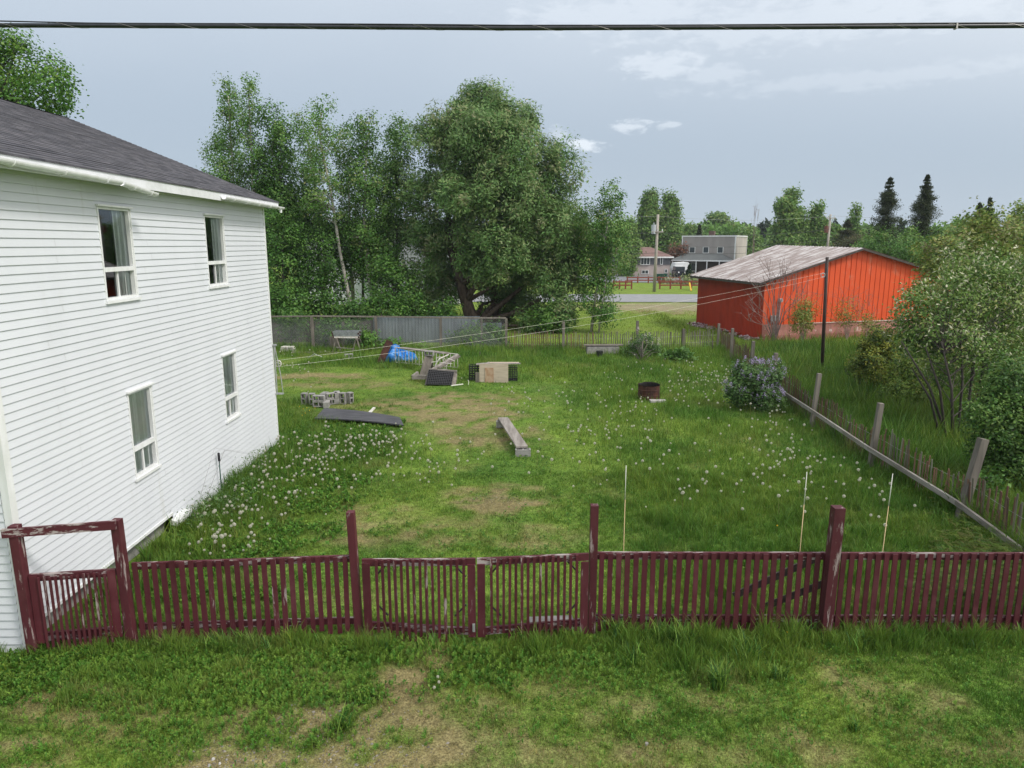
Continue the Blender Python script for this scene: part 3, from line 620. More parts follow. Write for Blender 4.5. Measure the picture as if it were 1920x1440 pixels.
def gutter(p0, p1, name='gutter'):
    p0 = Vector(p0); p1 = Vector(p1); m = MB(); n = 10; ro = .062
    t = (p1 - p0).normalized(); r = Vector((1, 0, 0))
    ring = []
    for p in (p0, p1):
        ring.append([p + Vector((math.cos(a) * ro, 0, math.sin(a) * ro)) for a in [math.pi + math.pi * k / n for k in range(n + 1)]])
        ring.append([p + Vector((math.cos(a) * (ro - .006), 0, math.sin(a) * (ro - .006))) for a in [math.pi + math.pi * k / n for k in range(n + 1)]])
    for k in range(n):
        m.quad(ring[0][k], ring[0][k + 1], ring[2][k + 1], ring[2][k]); m.quad(ring[1][k], ring[1][k + 1], ring[3][k + 1], ring[3][k])
    for e in (0, 1):
        m.quad(ring[0][(0, n)[e]], ring[1][(0, n)[e]], ring[3][(0, n)[e]], ring[2][(0, n)[e]])
    m.add(ring[2], [tuple(range(n + 1))])
    g_ = m.build(name, M['trim'], house, smooth=False)
    L_ = (p1 - p0).length; k = max(2, int(L_ / .75))
    for i in range(k):
        c = p0 + (p1 - p0) * ((i + .6) / k); b = MB(); b.tube([c + Vector((math.cos(a) * (ro + .006), 0, math.sin(a) * (ro + .006))) for a in [math.pi + math.pi * q / 8 for q in range(9)]], .011, 5); b.build('gutter_bracket', M['trim'], g_)
gutter((EX + .075, ry0, EZ - .05), (EX + .10, 11.15, EZ - .10)); gutter((EX + .10, 11.2, EZ - .11), (EX + .14, 12.15, EZ - .21))
gutter((EX + .07, 15.2, EZ - .07), (EX + .075, ry1 + .1, EZ - .10))
m = MB(); m.tube([(EX + .07, ry1 - .05, EZ - .15), (EX + .07, ry1 - .05, EZ - .24)], .035, 8); m.build('gutter_outlet', M['trim'], house)
# windows
def hwindow(y0, y1, z0, z1, curt):
    fr = MB(); d = .075; cx = HX - .028; t = .036
    fr.box((cx, (y0 + y1) / 2, z1 - t / 2), (d, y1 - y0, t)); fr.box((cx, (y0 + y1) / 2, z0 + t / 2), (d, y1 - y0, t))
    fr.box((cx, y0 + t / 2, (z0 + z1) / 2), (d, t, z1 - z0 - 2 * t)); fr.box((cx, y1 - t / 2, (z0 + z1) / 2), (d, t, z1 - z0 - 2 * t))
    zm = z0 + (z1 - z0) * .33
    fr.box((cx + .006, (y0 + y1) / 2, zm), (d, y1 - y0 - 2 * t - .002, .07))
    ym = (y0 + y1) / 2 - .02
    W = fr.build('window', M['trim'], house)
    b = MB(); b.box((cx - .012, ym, (z0 + t + zm - .035) / 2), (.035, .035, zm - .035 - z0 - t - .002)); b.build('mullion', M['trim'], W)
    tr = MB(); tr.box((HX + .022, (y0 + y1) / 2, z1 + .022), (.075, y1 - y0 + .10, .03)); tr.box((HX + .02, (y0 + y1) / 2, z0 - .03), (.06, y1 - y0 + .10, .045))
    tr.box((HX + .008, y0 - .012, (z0 + z1) / 2), (.03, .022, z1 - z0)); tr.box((HX + .008, y1 + .012, (z0 + z1) / 2), (.03, .022, z1 - z0)); tr.build('casing', M['trim'], W)
    gl = MB(); gx_ = HX - .05
    gl.quad((gx_, y0 + t, zm), (gx_, y1 - t, zm), (gx_, y1 - t, z1 - t), (gx_, y0 + t, z1 - t)); gl.build('pane', M['glass'], W)
    gl = MB(); gl.quad((gx_, y0 + t, z0 + t), (gx_, ym, z0 + t), (gx_, ym, zm), (gx_, y0 + t, zm)); gl.build('pane', M['glass'], W)
    gl = MB(); gl.quad((gx_ - .01, ym, z0 + t), (gx_ - .01, y1 - t, z0 + t), (gx_ - .01, y1 - t, zm), (gx_ - .01, ym, zm)); gl.build('pane', M['glass'], W)
    c = MB(); ca, cb = y0 + (y1 - y0) * curt + (.15 if curt > .2 else -.1), y1 + .45; n = 70; pv = None
    for i in range(n + 1):
        yy = ca + (cb - ca) * i / n; xx = HX - .085 - .02 * math.sin(i * .8) - .012 * math.sin(i * 2.1)
        if pv: c.quad((pv[0], pv[1], z0 - .1), (xx, yy, z0 - .1), (xx, yy, z1 + .1), (pv[0], pv[1], z1 + .1))
        pv = (xx, yy)
    c.build('curtain', M['curtain'], W, smooth=True)
    q = MB(); q.quad((HX - 1.6, y0 - 1.4, z0 - 1), (HX - 1.6, y1 + 1.4, z0 - 1), (HX - 1.6, y1 + 1.4, z1 + 1), (HX - 1.6, y0 - 1.4, z1 + 1)); q.build('dark_room_sheet', M['room'], W)  # added sheet, the unlit room's darkness painted as a near black colour
for q, c in zip(WIN, (.45, .42, .0, .03)): hwindow(*q, c)
# splash trough by the wall
p = G(343, 988); m = MB(); m.box((p[0] - .02, p[1], .2), (.16, .62, .10), rz=.06, ry=.25); m.box((p[0] + .07, p[1] - .0, .24), (.03, .62, .08), rz=.06)
tag(m.build('splash_trough', M['trim'], None, (p[0], p[1], .1), bevel=.008), 'short white plastic trough lying against the house foot in the weeds', 'trough')
# clothes line gear on the far corner
a = D(521, 681, HY1 + .1)
rk = thing('clothesline_bracket', 'grey steel clothes line bracket with wheel on the far house corner', 'bracket', (HX + .02, HY1, a[2]))
pt, pb = D(507, 647, HY1), D(517, 738, HY1)
m = MB(); m.tube([(HX + .06, HY1, pt[2]), (HX + .06, HY1, pb[2])], .016, 6); m.tube([(HX + .07, HY1, pt[2] - .02), (HX + .17, HY1 + .04, a[2] - .3), (HX + .2, HY1 + .05, pb[2] + .04)], .012, 6)
m.box((HX + .04, HY1, pt[2]), (.16, .09, .035)); m.box((HX + .1, HY1, pb[2]), (.26, .09, .035)); m.tube([(HX + .06, HY1, a[2]), (a[0] - .02, HY1 + .02, a[2])], .012, 6); m.build('bracket', M['galv'], rk)
m = MB(); wc = Vector((a[0] + .02, HY1 + .05, a[2])); R_ = .085
m.tube([wc + Vector((math.cos(t) * R_, .0, math.sin(t) * R_)) for t in [2 * math.pi * i / 20 for i in range(21)]], .014, 6)
for i in range(5): t = 2 * math.pi * i / 5; m.tube([wc, wc + Vector((math.cos(t) * R_, 0, math.sin(t) * R_))], .009, 5)
m.build('wheel', M['whitepaint'], rk, smooth=True)

# ------------------------------------------------------------------ maroon fence
rf_ = random.Random(21)
def pickets(parent, xa, ya, xb, yb, pitch, wd, zt, zb, matf, th=.02, front=-.045, drop=None):
    Lr = math.hypot(xb - xa, yb - ya); n = int(Lr / pitch); ang = math.atan2(yb - ya, xb - xa)
    for i in range(n):
        t = (i + .5) / n; x = xa + (xb - xa) * t; y = ya + (yb - ya) * t + front
        zt_ = zt + rf_.uniform(-.012, .012) if not callable(zt) else zt(t); zb_ = zb + rf_.uniform(-.03, .02) if not callable(zb) else zb(t)
        m = MB(); lx = rf_.gauss(0, .006)
        m.box((x, y, (zt_ + zb_) / 2), (wd * rf_.uniform(.93, 1.06), th, zt_ - zb_), rz=ang + rf_.uniform(-.05, .05), ry=lx)
        m.build('picket', matf(i), parent)
def mw(p): return lambda i: M['maroon_worn'] if rf_.random() < p else M['maroon']
def post(parent, x, y, z, wd, mat, name='post', lean=(0, 0), dep=None):
    m = MB(); dep = dep or wd
    m.beam((x, y, -.1), (x + lean[0], y + lean[1], z), wd, dep, up=(0, 1, 0)); return m.build(name, mat, parent, bevel=.005)
# left part: gate in a tall frame
gt = thing('garden_gate', 'narrow maroon slat gate hung in a tall peeling frame against the white house', 'gate', (-5.75, 8.66, 0))
post(gt, -6.30, 8.50, 1.80, .115, M['maroon_worn'], lean=(-.02, 0)); post(gt, -5.13, 8.74, 1.78, .115, M['maroon_worn'], lean=(-.03, 0))
m = MB(); m.beam((-6.44, 8.43, 1.715), (-5.13, 8.665, 1.735), .045, .115); m.build('lintel', M['maroon_rail'], gt)
m = MB(); m.beam((-6.25, 8.54, 1.06), (-5.22, 8.70, 1.06), .05, .095); m.build('rail', M['maroon_rail'], gt)
m = MB(); m.beam((-6.25, 8.54, .22), (-5.22, 8.70, .22), .05, .12); m.build('rail', M['maroon_rail'], gt)
m = MB(); m.box((-6.19, 8.52, .62), (.10, .03, .95), rz=.15); m.build('stile', M['maroon'], gt)
m = MB(); m.box((-5.27, 8.675, .62), (.10, .03, .95), rz=.15); m.build('stile', M['maroon'], gt)
pickets(gt, -6.14, 8.54, -5.29, 8.67, .066, .028, 1.09, .06, lambda i: M['maroon_worn'], front=-.045)
# left fence run
lf = thing('picket_fence', 'maroon picket fence run left of the double gate, ending at the leaning maroon post', 'fence', (-3.6, 8.9, 0))
m = MB(); m.beam((-5.05, 8.80, 1.10), (-2.16, 9.0, 1.12), .04, .09); m.build('rail', M['maroon_rail'], lf)
m = MB(); m.beam((-5.05, 8.80, .22), (-2.16, 9.0, .2), .04, .09); m.build('rail', M['maroon_rail'], lf)
pickets(lf, -5.05, 8.80, -2.2, 9.0, .1165, .066, 1.165, .06, mw(.18))
post(lf, -2.11, 8.97, 1.80, .105, M['maroon_worn'], lean=(-.045, 0))
# double gate
def leaf(name, label, xa, ya, xb, yb, za, zb_, n, side):
    gl = thing(name, label, 'gate', ((xa + xb) / 2, (ya + yb) / 2, 0), 'leaves of the maroon double gate')
    for nm, z0, z1, h in (('rail', za, zb_, .10), ('rail', .22 if side < 0 else .14, .14 if side < 0 else .24, .105)):
        m = MB(); m.beam((xa, ya, z0 - .05), (xb, yb, z1 - .05), .04, h); m.build(nm, M['maroon_rail'], gl)
    dx, dy = xb - xa, yb - ya; Lr = math.hypot(dx, dy)
    for t, mt in ((.055 / Lr, 'maroon'), (1 - .055 / Lr, 'maroon')):
        if side < 0 and t > .5 or side > 0 and t > .5: mt = 'maroon_worn'
        m = MB(); m.box((xa + dx * t, ya + dy * t - .036, .56), (.105, .028, 1.06), rz=math.atan2(dy, dx)); m.build('stile', M[mt], gl)
    pickets(gl, xa + dx * .1, ya + dy * .1, xb - dx * .08, yb - dy * .08, Lr * .82 / n, .037, lambda t: za + (zb_ - za) * t - .005, lambda t: -.05 if .2 < t < .8 else .08, mw(.5), front=-.036, th=.022)
    for (cx, sx) in ((.11, 1), (.91, -1)):
        for (cz, sz) in ((za - .09, -1), (.30, 1)):
            m = MB(); px = xa + dx * cx; py = ya + dy * cx + .03
            m.tube([(px, py, cz + sz * .17), (px + sx * .15, py + dy / Lr * sx * .15, cz)], .013, 5); m.build('corner_brace', M['blackplastic'], gl)
    return gl
gL = leaf('gate_leaf', 'left leaf of the sagging maroon double gate with bare lighter stile at its free edge', -2.02, 8.93, -.49, 8.90, 1.14, 1.165, 15, -1)
gR = leaf('gate_leaf', 'right leaf of the sagging maroon double gate, rising towards the right post', -.47, 8.90, 1.04, 8.98, 1.165, 1.20, 15, 1)
m = MB(); m.box((-.52, 8.835, .18), (.035, .01, .12)); m.build('latch_plate', M['galv'], gL)
m = MB(); m.box((.55, 9.15, .07), (.62, .16, .14), rz=.08); tag(m.build('concrete_block', M['concrete'], None, (.55, 9.15, 0), bevel=.01), 'long grey concrete block on the ground behind the right gate leaf', 'concrete block')
# right fence run
rfn = thing('picket_fence', 'long maroon picket fence run right of the double gate with two tall posts', 'fence', (4.5, 9.05, 0))
m = MB(); m.beam((1.16, 9.06, 1.13), (11.0, 9.02, 1.13), .04, .10); m.build('rail', M['maroon_rail'], rfn)
m = MB(); m.beam((1.16, 9.06, .2), (11.0, 9.02, .2), .04, .10); m.build('rail', M['maroon_rail'], rfn)
pickets(rfn, 1.16, 9.05, 11.0, 9.02, .1165, .068, 1.19, .06, mw(.12))
post(rfn, 1.11, 9.06, 1.86, .105, M['maroon_worn'], lean=(0, 0)); post(rfn, 4.30, 8.93, 1.88, .145, M['maroon_worn'], lean=(.03, 0))
m = MB(); m.beam((3.25, 9.6, .25), (4.3, 9.12, 1.12), .04, .09); m.beam((3.75, 9.7, .02), (4.34, 9.12, .7), .04, .09); m.build('brace', M['darkwood'], rfn)
# canes tied to the fence
for (u, vt, tx, lab) in ((1174, 873, .02, 'thin pale cane standing upright behind the fence, leftmost of the three canes'), (1513, 885, -.02, 'thin pale cane standing just left of the tallest maroon post'), (1674, 888, -.07, 'thin tan cane leaning right of the tallest maroon post')):
    Yc = 9.12; t_ = D(u, vt, Yc); b_ = (t_[0] + (.02 if u < 1200 else -.03 if u < 1600 else -.16) * .3, Yc, .0)
    c = thing('garden_cane', lab, 'cane', b_, 'canes behind the maroon fence')
    m = MB(); tt = Vector(b_) + (Vector(t_) - Vector(b_)) * .8; m.tube([b_, tuple(tt)], [.0058, .005], 6); m.build('cane', M['cane'], c, smooth=True)
    m = MB(); m.tube([tuple(tt), t_], [.0054, .0045], 6); m.build('tip', M['canetip'], c, smooth=True)
# green stake near the house
p = G(416, 925); st = thing('garden_stake', 'thin dark green stake with black grip standing in weeds by the house wall', 'stake', p)
m = MB(); m.tube([p, (p[0] + .0, p[1], .80)], .012, 6); m.build('shaft', M['stake'], st, smooth=True)
m = MB(); m.tube([(p[0], p[1], .72), (p[0], p[1], .74), (p[0], p[1], .9), (p[0], p[1], .915)], [.012, .028, .028, .015], 8); m.build('grip', M['stakeg'], st, smooth=True)

# ------------------------------------------------------------------ right slat fence (posts, rail, slats)
sf = thing('slat_fence', 'low rusty brown slat fence with tall grey posts and rail along the right', 'fence', (8.8, 17, 0))
for (x, y, z, ln, wd) in ((8.75, 13.13, 1.62, (.34, .1), .15), (8.70, 16.53, 1.58, (.10, .0), .12), (8.87, 20.38, 1.60, (.10, 0), .115), (9.4, 25, 1.5, (0, 0), .12), (9.9, 28.9, 1.40, (0, 0), .12), (10.3, 33, 1.45, (0, 0), .12), (10.9, 37.3, 1.2, (0, 0), .12)):
    post(sf, x, y, z, wd, M['greywood'], lean=ln)
rl = [(8.5, 9.7, .25), (8.56, 11.1, .25), (8.66, 13.13, .36), (8.61, 16.53, .46), (8.78, 20.38, .52), (9.3, 24.9, .35)]
for a, b in zip(rl[:-1], rl[1:]):
    m = MB(); m.beam(a, b, .055, .10); m.build('rail', M['railwood'] if a[1] > 11.5 else M['greywood_x'], sf)
pos = []; yy = 9.5
while yy < 37.2:
    pos.append((rfx(yy) + .13, yy)); yy += .085 + rf_.uniform(-.02, .02)
def slat(mb, x, y, hh):
    ln = rf_.gauss(0, .035); b = rf_.gauss(0, .03)
    mb.beam((x, y, -.02), (x + b, y + ln, hh), .012, rf_.uniform(.028, .042), up=(0, 1, 0))
i = 0
hgt = lambda y: (.88 + .12 * math.sin(y * 1.7)) * rf_.uniform(.88, 1.1)
for (x, y) in pos[:100]:
    m = MB(); slat(m, x, y, hgt(y)); m.build('slat', M['slat'] if rf_.random() < .78 else M['slat_grey'], sf)
m = MB()
for k, (x, y) in enumerate(pos[100:]): m.mi = 0 if rf_.random() < .75 else 1; slat(m, x, y, hgt(y))
tag(m.build('slats', [M['slat'], M['slat_grey']], sf), kind='stuff')
m = MB()
for z in (.25, .70): m.tube([(x, y + .0, z + .02 * math.sin(y * 2)) for x, y in pos[::6]], .003, 4)
m.build('fence_wire', M['wire'], sf)
# back slat fence
bf = thing('slat_fence', 'low slat fence along the back of the yard behind the lilac bush', 'fence', (5, 36.2, 0))
BL = [(-.2, 36.5), (2.6, 36.0), (6.3, 35.9), (10.8, 37.3)]
x = -.1; bpos = []
while x < 10.8: bpos.append((x, float(np.interp(x, [p[0] for p in BL], [p[1] for p in BL])))); x += .11 + rf_.uniform(-.02, .02)
for k, (x, y) in enumerate(bpos[:100]):
    m = MB(); hh = .88 * rf_.uniform(.88, 1.1); m.beam((x, y, 0), (x + rf_.gauss(0, .03), y, hh), rf_.uniform(.035, .05), .015, up=(0, 1, 0)); m.build('slat', M['slat'] if (x < 4.2 and rf_.random() < .8) else M['slat_grey'], bf)
for x, z in ((2.62, 1.42), (6.35, 1.5), (8.9, 1.0)): post(bf, x, float(np.interp(x, [p[0] for p in BL], [p[1] for p in BL])) - .08, z, .13, M['greywood'])
m = MB()
for a, b in zip(BL[:-1], BL[1:]): m.tube([(a[0], a[1], .6), (b[0], b[1], .6)], .006, 4); m.tube([(a[0], a[1], .25), (b[0], b[1], .25)], .006, 4)
m.build('fence_wire', M['wire'], bf)
# chain link
cl = thing('chain_link_fence', 'chain link fence on grey wooden posts with a top board at the back left', 'fence', (-6, 36.3, 0))
CP = [(-14.5, 36.4, 1.62), (-10.25, 36.3, 1.66), (-7.0, 36.4, 1.63), (-3.68, 36.5, 1.57), (-.3, 36.5, 1.55)]
for (x, y, z) in CP: post(cl, x, y, z, .13, M['greywood'])
for a, b in zip(CP[:-1], CP[1:]):
    m = MB(); m.beam((a[0], a[1] - .0, a[2] + .03), (b[0], b[1], b[2] + .02), .12, .07); m.build('rail', M['greywood'], cl)
m = MB(); xx = -14.4; yl = 36.46
while xx < -.35:
    for s in (-1, 1):
        a = Vector((xx, yl, .03)); b = Vector((xx + s * 1.52, yl, 1.55))
        if b.x > -.35: t = (-.35 - a.x) / (b.x - a.x); b = a + (b - a) * t
        if b.x < -14.4: t = (-14.4 - a.x) / (b.x - a.x); b = a + (b - a) * t
        m.beam(a, b, .008, .008)
    xx += .085
m.build('mesh', M['wire'], cl)
for (x, y, h) in ((-8.75, 36.7, 1.35), (-1.6, 37.2, 1.5)):
    m = MB(); m.beam((x, y, -.1), (x, y, h), .1, .1, up=(0, 1, 0)); tag(m.build('wooden_stake', M['greywood'], None, (x, y, 0)), 'pale upright stake behind the chain link, %s' % ('above the stacked ladders' if x < -5 else 'beside the willow trunk'), 'stake')
# sheet metal fence
mf = thing('metal_fence', 'blue grey sheet metal fence behind the chain link', 'fence', (-7, 38.6, 0))
for (x0, x1, z) in ((-7.55, -1.75, 1.46), (-1.7, -.55, 1.1)):
    m = MB(); x = x0; pv = None
    while x <= x1:
        for dx, dy in ((0, 0), (.12, 0), (.135, -.02), (.165, -.02)):
            q = (min(x + dx, x1), 38.6 + dy)
            if pv: m.quad((pv[0], pv[1], .02), (q[0], q[1], .02), (q[0], q[1], z), (pv[0], pv[1], z))
            pv = q
        x += .18
    m.build('metal_sheet', M['metalfence'], mf)

db = thing('board_fence', 'low dark weathered board fence behind the chain link near the house', 'fence', (-12, 38.7, 0))
x = -17.
while x < -7.7: m = MB(); m.box((x + .1, 38.7, .6), (.19, .03, 1.2 + .06 * math.sin(x * 7))); m.build('board', M['darkwood'], db); x += .21
# ------------------------------------------------------------------ things in the yard
def block_mesh():
    m = MB(); w_, d_, h_ = .39, .19, .19; t = .036      # holes run along local Y
    m.box((0, 0, h_ / 2 - t / 2), (w_, d_, t)); m.box((0, 0, -h_ / 2 + t / 2), (w_, d_, t))
    for x in (-w_ / 2 + t / 2, 0, w_ / 2 - t / 2): m.box((x, 0, 0), (t, d_ - .002, h_ - 2 * t))
    return m
bm0 = None
def block(x, y, z, rz=0, ry=0, rx=0, lab='', grp=None, name='concrete_block'):
    global bm0
    if bm0 is None:
        bm0 = block_mesh().build(name, M['concrete'], None, (0, 0, 0), bevel=.006); o = bm0
    else: o = bm0.copy(); COL.objects.link(o)
    o.location = (x, y, z); o.rotation_euler = (rx, ry, rz); 
    for k in ('group',):
        if k in o: del o[k]
    return tag(o, lab, 'concrete block', grp)
BG = 'concrete blocks piled on the lawn'
Yb = 23.4; q90 = R(90)
bx = lambda u, Y=Yb: D(u, 745, Y)[0]
block(bx(571), Yb, .19, R(-8), q90, lab='hollow concrete block standing on end, leftmost of the pile', grp=BG)
block(bx(586), Yb - .05, .19, R(4), q90, lab='hollow concrete block standing on end, second from the left of the pile', grp=BG)
block(bx(604), Yb - .40, .10, R(-2), lab='lower block of the front stack of two, its two holes facing the camera', grp=BG)
block(bx(604), Yb - .39, .295, R(-3), lab='upper block of the front stack of two, its two holes facing the camera', grp=BG)
block(bx(608), Yb + .02, .10, R(88), lab='hidden lower block behind the front stack, lying lengthwise', grp=BG)
block(bx(608), Yb + .02, .295, R(86), lab='block behind the front stack, only its flat top showing', grp=BG)
block(bx(621), Yb - .02, .10, R(28), lab='bottom block right of the front stack, set back and turned', grp=BG)
block(bx(621.5), Yb + .02, .295, R(30), lab='top block right of the front stack, set back, its holes turned right', grp=BG)
block(bx(618), Yb - .42, .10, R(-82), lab='low block touching the right side of the front stack, side on', grp=BG)
block(bx(632, Yb + .2), Yb + .15, .10, R(-75), lab='bottom block in the middle of the pile, pale side facing out', grp=BG)
block(bx(633, Yb + .2), Yb + .16, .295, R(-70), lab='second tier block in the middle of the pile, pale side facing out', grp=BG)
block(bx(643), Yb + .05, .19, R(-12), q90, lab='hollow concrete block standing on end, second from the right of the pile', grp=BG)
block(bx(654), Yb + .12, .19, R(60), q90, lab='hollow concrete block standing on end, rightmost of the pile', grp=BG)
# black board
c4 = [G(590, 786, .1), G(757, 800, .06), G(750, 783, .14), G(608, 766, .16)]
m = MB(); top = []; bot = []; nb = 14
for i in range(nb + 1):
    t = i / nb
    for s in (0, 1):
        a = Vector(c4[0]).lerp(Vector(c4[1]), t) if s == 0 else Vector(c4[3]).lerp(Vector(c4[2]), t)
        z = .13 + .05 * math.sin(t * 3.0) - .03 * t + (.05 if s else 0); top.append((a.x, a.y, z)); bot.append((a.x, a.y, z - .035))
k = 2 * (nb + 1); fs = []
for i in range(nb): fs += [(2 * i, 2 * i + 2, 2 * i + 3, 2 * i + 1), (k + 2 * i, k + 2 * i + 1, k + 2 * i + 3, k + 2 * i + 2), (2 * i, k + 2 * i, k + 2 * i + 2, 2 * i + 2), (2 * i + 1, 2 * i + 3, k + 2 * i + 3, k + 2 * i + 1)]
fs += [(0, 1, k + 1, k), (2 * nb, k + 2 * nb, k + 2 * nb + 1, 2 * nb + 1)]
m.add(top + bot, fs); cc = Vector(c4[0]).lerp(Vector(c4[2]), .5); tag(m.build('board', M['blackboard'], None, (cc.x, cc.y, 0)), 'long charred black board lying in the grass below the concrete blocks', 'board')
p = G(696, 774, .1); m = MB(); m.box((p[0], p[1], .16), (.10, .34, .03), rz=R(-35), rx=.5); tag(m.build('wood_scrap', M['whitepaint'], None, (p[0], p[1], .1)), 'small pale wood scrap sticking up behind the black board', 'wood scrap')
# plank bench on two blocks
p1, p2 = G(943, 782, .28), G(979, 838, .24)
m = MB(); m.beam((p1[0], p1[1], .25), (p2[0], p2[1], .235), .30, .05); tag(m.build('plank', M['greywood_x'], None, ((p1[0] + p2[0]) / 2, (p1[1] + p2[1]) / 2, .2), bevel=.006), 'long weathered grey plank laid across two concrete blocks like a bench', 'plank')
block(p1[0] - .0, p1[1] - .12, .105, 0, 0, R(90), lab='concrete block under the far end of the long plank')
block(p2[0] + .02, p2[1] - .02, .10, 0, 0, R(90), lab='concrete block under the near end of the long plank')
# fire ring
fp = G(1216, 748); fr = thing('fire_ring', 'rusty cut down steel drum used as a fire ring on the lawn', 'fire ring', (fp[0], fp[1], 0))
m = MB(); n = 28; ro, ri = .37, .355
for i in range(n):
    a, b = 2 * math.pi * i / n, 2 * math.pi * (i + 1) / n
    for r_, fl in ((ro, 0), (ri, 1)):
        zs = [(.02, r_), (.16, r_), (.175, r_ + .012), (.19, r_), (.34, r_), (.355, r_ + .012), (.37, r_), (.50, r_), (.52, r_ + .012)]
        for (z0, r0), (z1, r1) in zip(zs[:-1], zs[1:]):
            m.mi = fl if (fl or z1 < .5) else 0
            P = lambda an, rr, z: (fp[0] + math.cos(an) * rr, fp[1] + math.sin(an) * rr, z)
            m.quad(P(a, r0, z0), P(b, r0, z0), P(b, r1, z1), P(a, r1, z1))
m.build('drum', [M['rust'], M['soot']], fr, smooth=False)
m = MB(); m.tube([(fp[0], fp[1], .05), (fp[0], fp[1], .12)], [.35, .34], 20); m.build('ash', M['soot'], fr)
m = MB(); m.tube([(fp[0] - .33, fp[1] - .05, .53), (fp[0] - .15, fp[1] + .2, .56), (fp[0] + .2, fp[1] + .22, .56), (fp[0] + .35, fp[1], .53)], .012, 5); m.build('handle', M['soot'], fr)
p = G(1240, 754); m = MB(); m.box((p[0] - .12, p[1] - .0, .04), (.55, .26, .08), rz=.03); tag(m.build('stone_slab', M['stone'], None, (p[0], p[1], 0), bevel=.015), 'flat pale stone slab sticking out from under the fire ring', 'stone')
# ladders on saw horses
def at(u, v, Y): return Vector(D(u, v, Y))
Ys = 35.3
for k, (ua, ub, lab) in enumerate(((630, 642, 'left'), (667, 676, 'right'))):
    sh = thing('sawhorse', '%s sawhorse of pale timber carrying the stacked ladders' % lab, 'sawhorse', (at(ua, 658, Ys).x, Ys, 0), 'sawhorses under the ladders')
    xa = at(ua + 4, 640, Ys).x
    for s in (-1, 1):
        for e in (-1, 1):
            m = MB(); m.beam((xa + s * .22, Ys + e * .38, 0), (xa + s * .03, Ys + e * .30, .66), .045, .08, up=(0, 1, 0)); m.build('leg', M['greywood'], sh)
    m = MB(); m.beam((xa, Ys - .42, .68), (xa, Ys + .42, .68), .06, .09); m.build('beam', M['greywood'], sh)
m = MB(); m.beam(at(630, 651, Ys - .4), at(668, 655, Ys - .4), .03, .05); tag(m.build('batten', M['greywood_x'], None, (at(650, 653, Ys).x, Ys - .4, .3)), 'thin pale batten nailed across the two sawhorses', 'batten')
for k in range(4):
    la = thing('ladder', ['white painted ladder, lowest of the stack on the sawhorses', 'grey ladder, second from the bottom of the stack on the sawhorses', 'grey ladder, third of the stack on the sawhorses', 'grey ladder with rusty end, topmost of the stack on the sawhorses'][k], 'ladder', (at(652, 640, Ys).x, Ys, .75 + k * .085), 'ladders stacked on the sawhorses')
    xa, xb = at(629 + k, 640, Ys).x - .05 * k, at(673 + (k % 2) * 3, 640, Ys).x; z = .765 + k * .085; mt = M['whitepaint'] if k == 0 else M['alu']
    for s in (-.22, .22):
        m = MB(); m.beam((xa, Ys + s, z), (xb, Ys + s + .03 * k, z - .02 * (k == 0)), .035, .07); m.build('side_rail', mt, la)
    m = MB(); x = xa + .12
    while x < xb - .1: m.beam((x, Ys - .2, z), (x, Ys + .2 + .03 * k, z), .03, .03); x += .28
    m.build('rungs', mt, la)
    m = MB(); m.box((xb + .03, Ys - .2, z), (.07, .06, .075)); m.box((xa - .03, Ys - .2, z), (.07, .06, .075)); m.build('foot', M['rust'], la)
# dark panels behind
for (u0, u1, v0, v1, Y, lab) in ((618, 634, 632, 656, 35.9, 'grey brown panel leaning on the chain link left of the ladders'), (668, 690, 634, 657, 35.9, 'dark panel leaning on the chain link right of the ladders')):
    a = at(u0, v1, Y); b = at(u1, v0, Y); m = MB(); m.box(((a.x + b.x) / 2, Y + .1, b.z / 2 + .02), (b.x - a.x, .03, b.z), rx=.08); tag(m.build('panel', M['darkwood'] if u0 > 650 else M['greywood'], None, ((a.x + b.x) / 2, Y, 0)), lab, 'panel')
# low white slatted crate at the corner and flat bits
p = G(541, 659); m = MB()
for k in range(3): m.box((p[0], p[1], .06 + k * .09), (.72 - .06 * k, .4, .045))
for s in (-.3, 0, .3): m.box((p[0] + s, p[1] - .12, .14), (.04, .08, .26))
tag(m.build('pallet', M['whitepaint'], None, (p[0], p[1], 0)), 'small white slatted pallet at the foot of the chain link', 'pallet')
p = G(585, 662); m = MB(); m.box((p[0] + .2, p[1], .04), (2.4, .12, .05), rz=-.03); tag(m.build('board', M['greywood_x'], None, (p[0], p[1], 0)), 'thin pale board lying under the chain link fence', 'board')
p = G(654, 671); block(p[0], p[1], .1, R(25), lab='lone grey concrete block lying in the grass before the sawhorses')
p = G(590, 672); m = MB(); m.tube([(p[0] - .35, p[1], .0), (p[0], p[1], .22), (p[0] + .38, p[1] + .1, .03)], .014, 5); tag(m.build('bent_rod', M['galv'], None, (p[0], p[1], 0)), 'bent pale metal rod standing in the grass near the house corner', 'rod')
# brown boards, railing, tarp
Yr = 31.6
a = at(712, 682, Yr + .1); m = MB(); m.beam((a.x, Yr + .2, 0), (at(727, 645, Yr).x, Yr + .5, .98), .30, .05, up=(0, 1, 0)); m.beam(at(722, 652, Yr + .5), at(736, 643, Yr + .6), .12, .12)
tag(m.build('timber', M['rust'], None, (a.x, Yr, 0)), 'reddish brown boards leaning beside the blue tarp', 'boards')
ra = thing('iron_railing', 'white painted iron railing with thin bars standing in the grass before the blue tarp', 'railing', (-4, Yr, 0))
a0, a1 = at(741, 651, Yr), at(858, 665, Yr - 1.3)
m = MB(); m.tube([(a0.x, Yr, a0.z), (a1.x, Yr - 1.3, a0.z - .12)], .02, 6); m.build('top_rail', M['whitepaint'], ra)
m = MB(); m.tube([(a0.x, Yr, .08), (a1.x, Yr - 1.3, .06)], .016, 6); m.build('bottom_rail', M['whitepaint'], ra)
n = 19
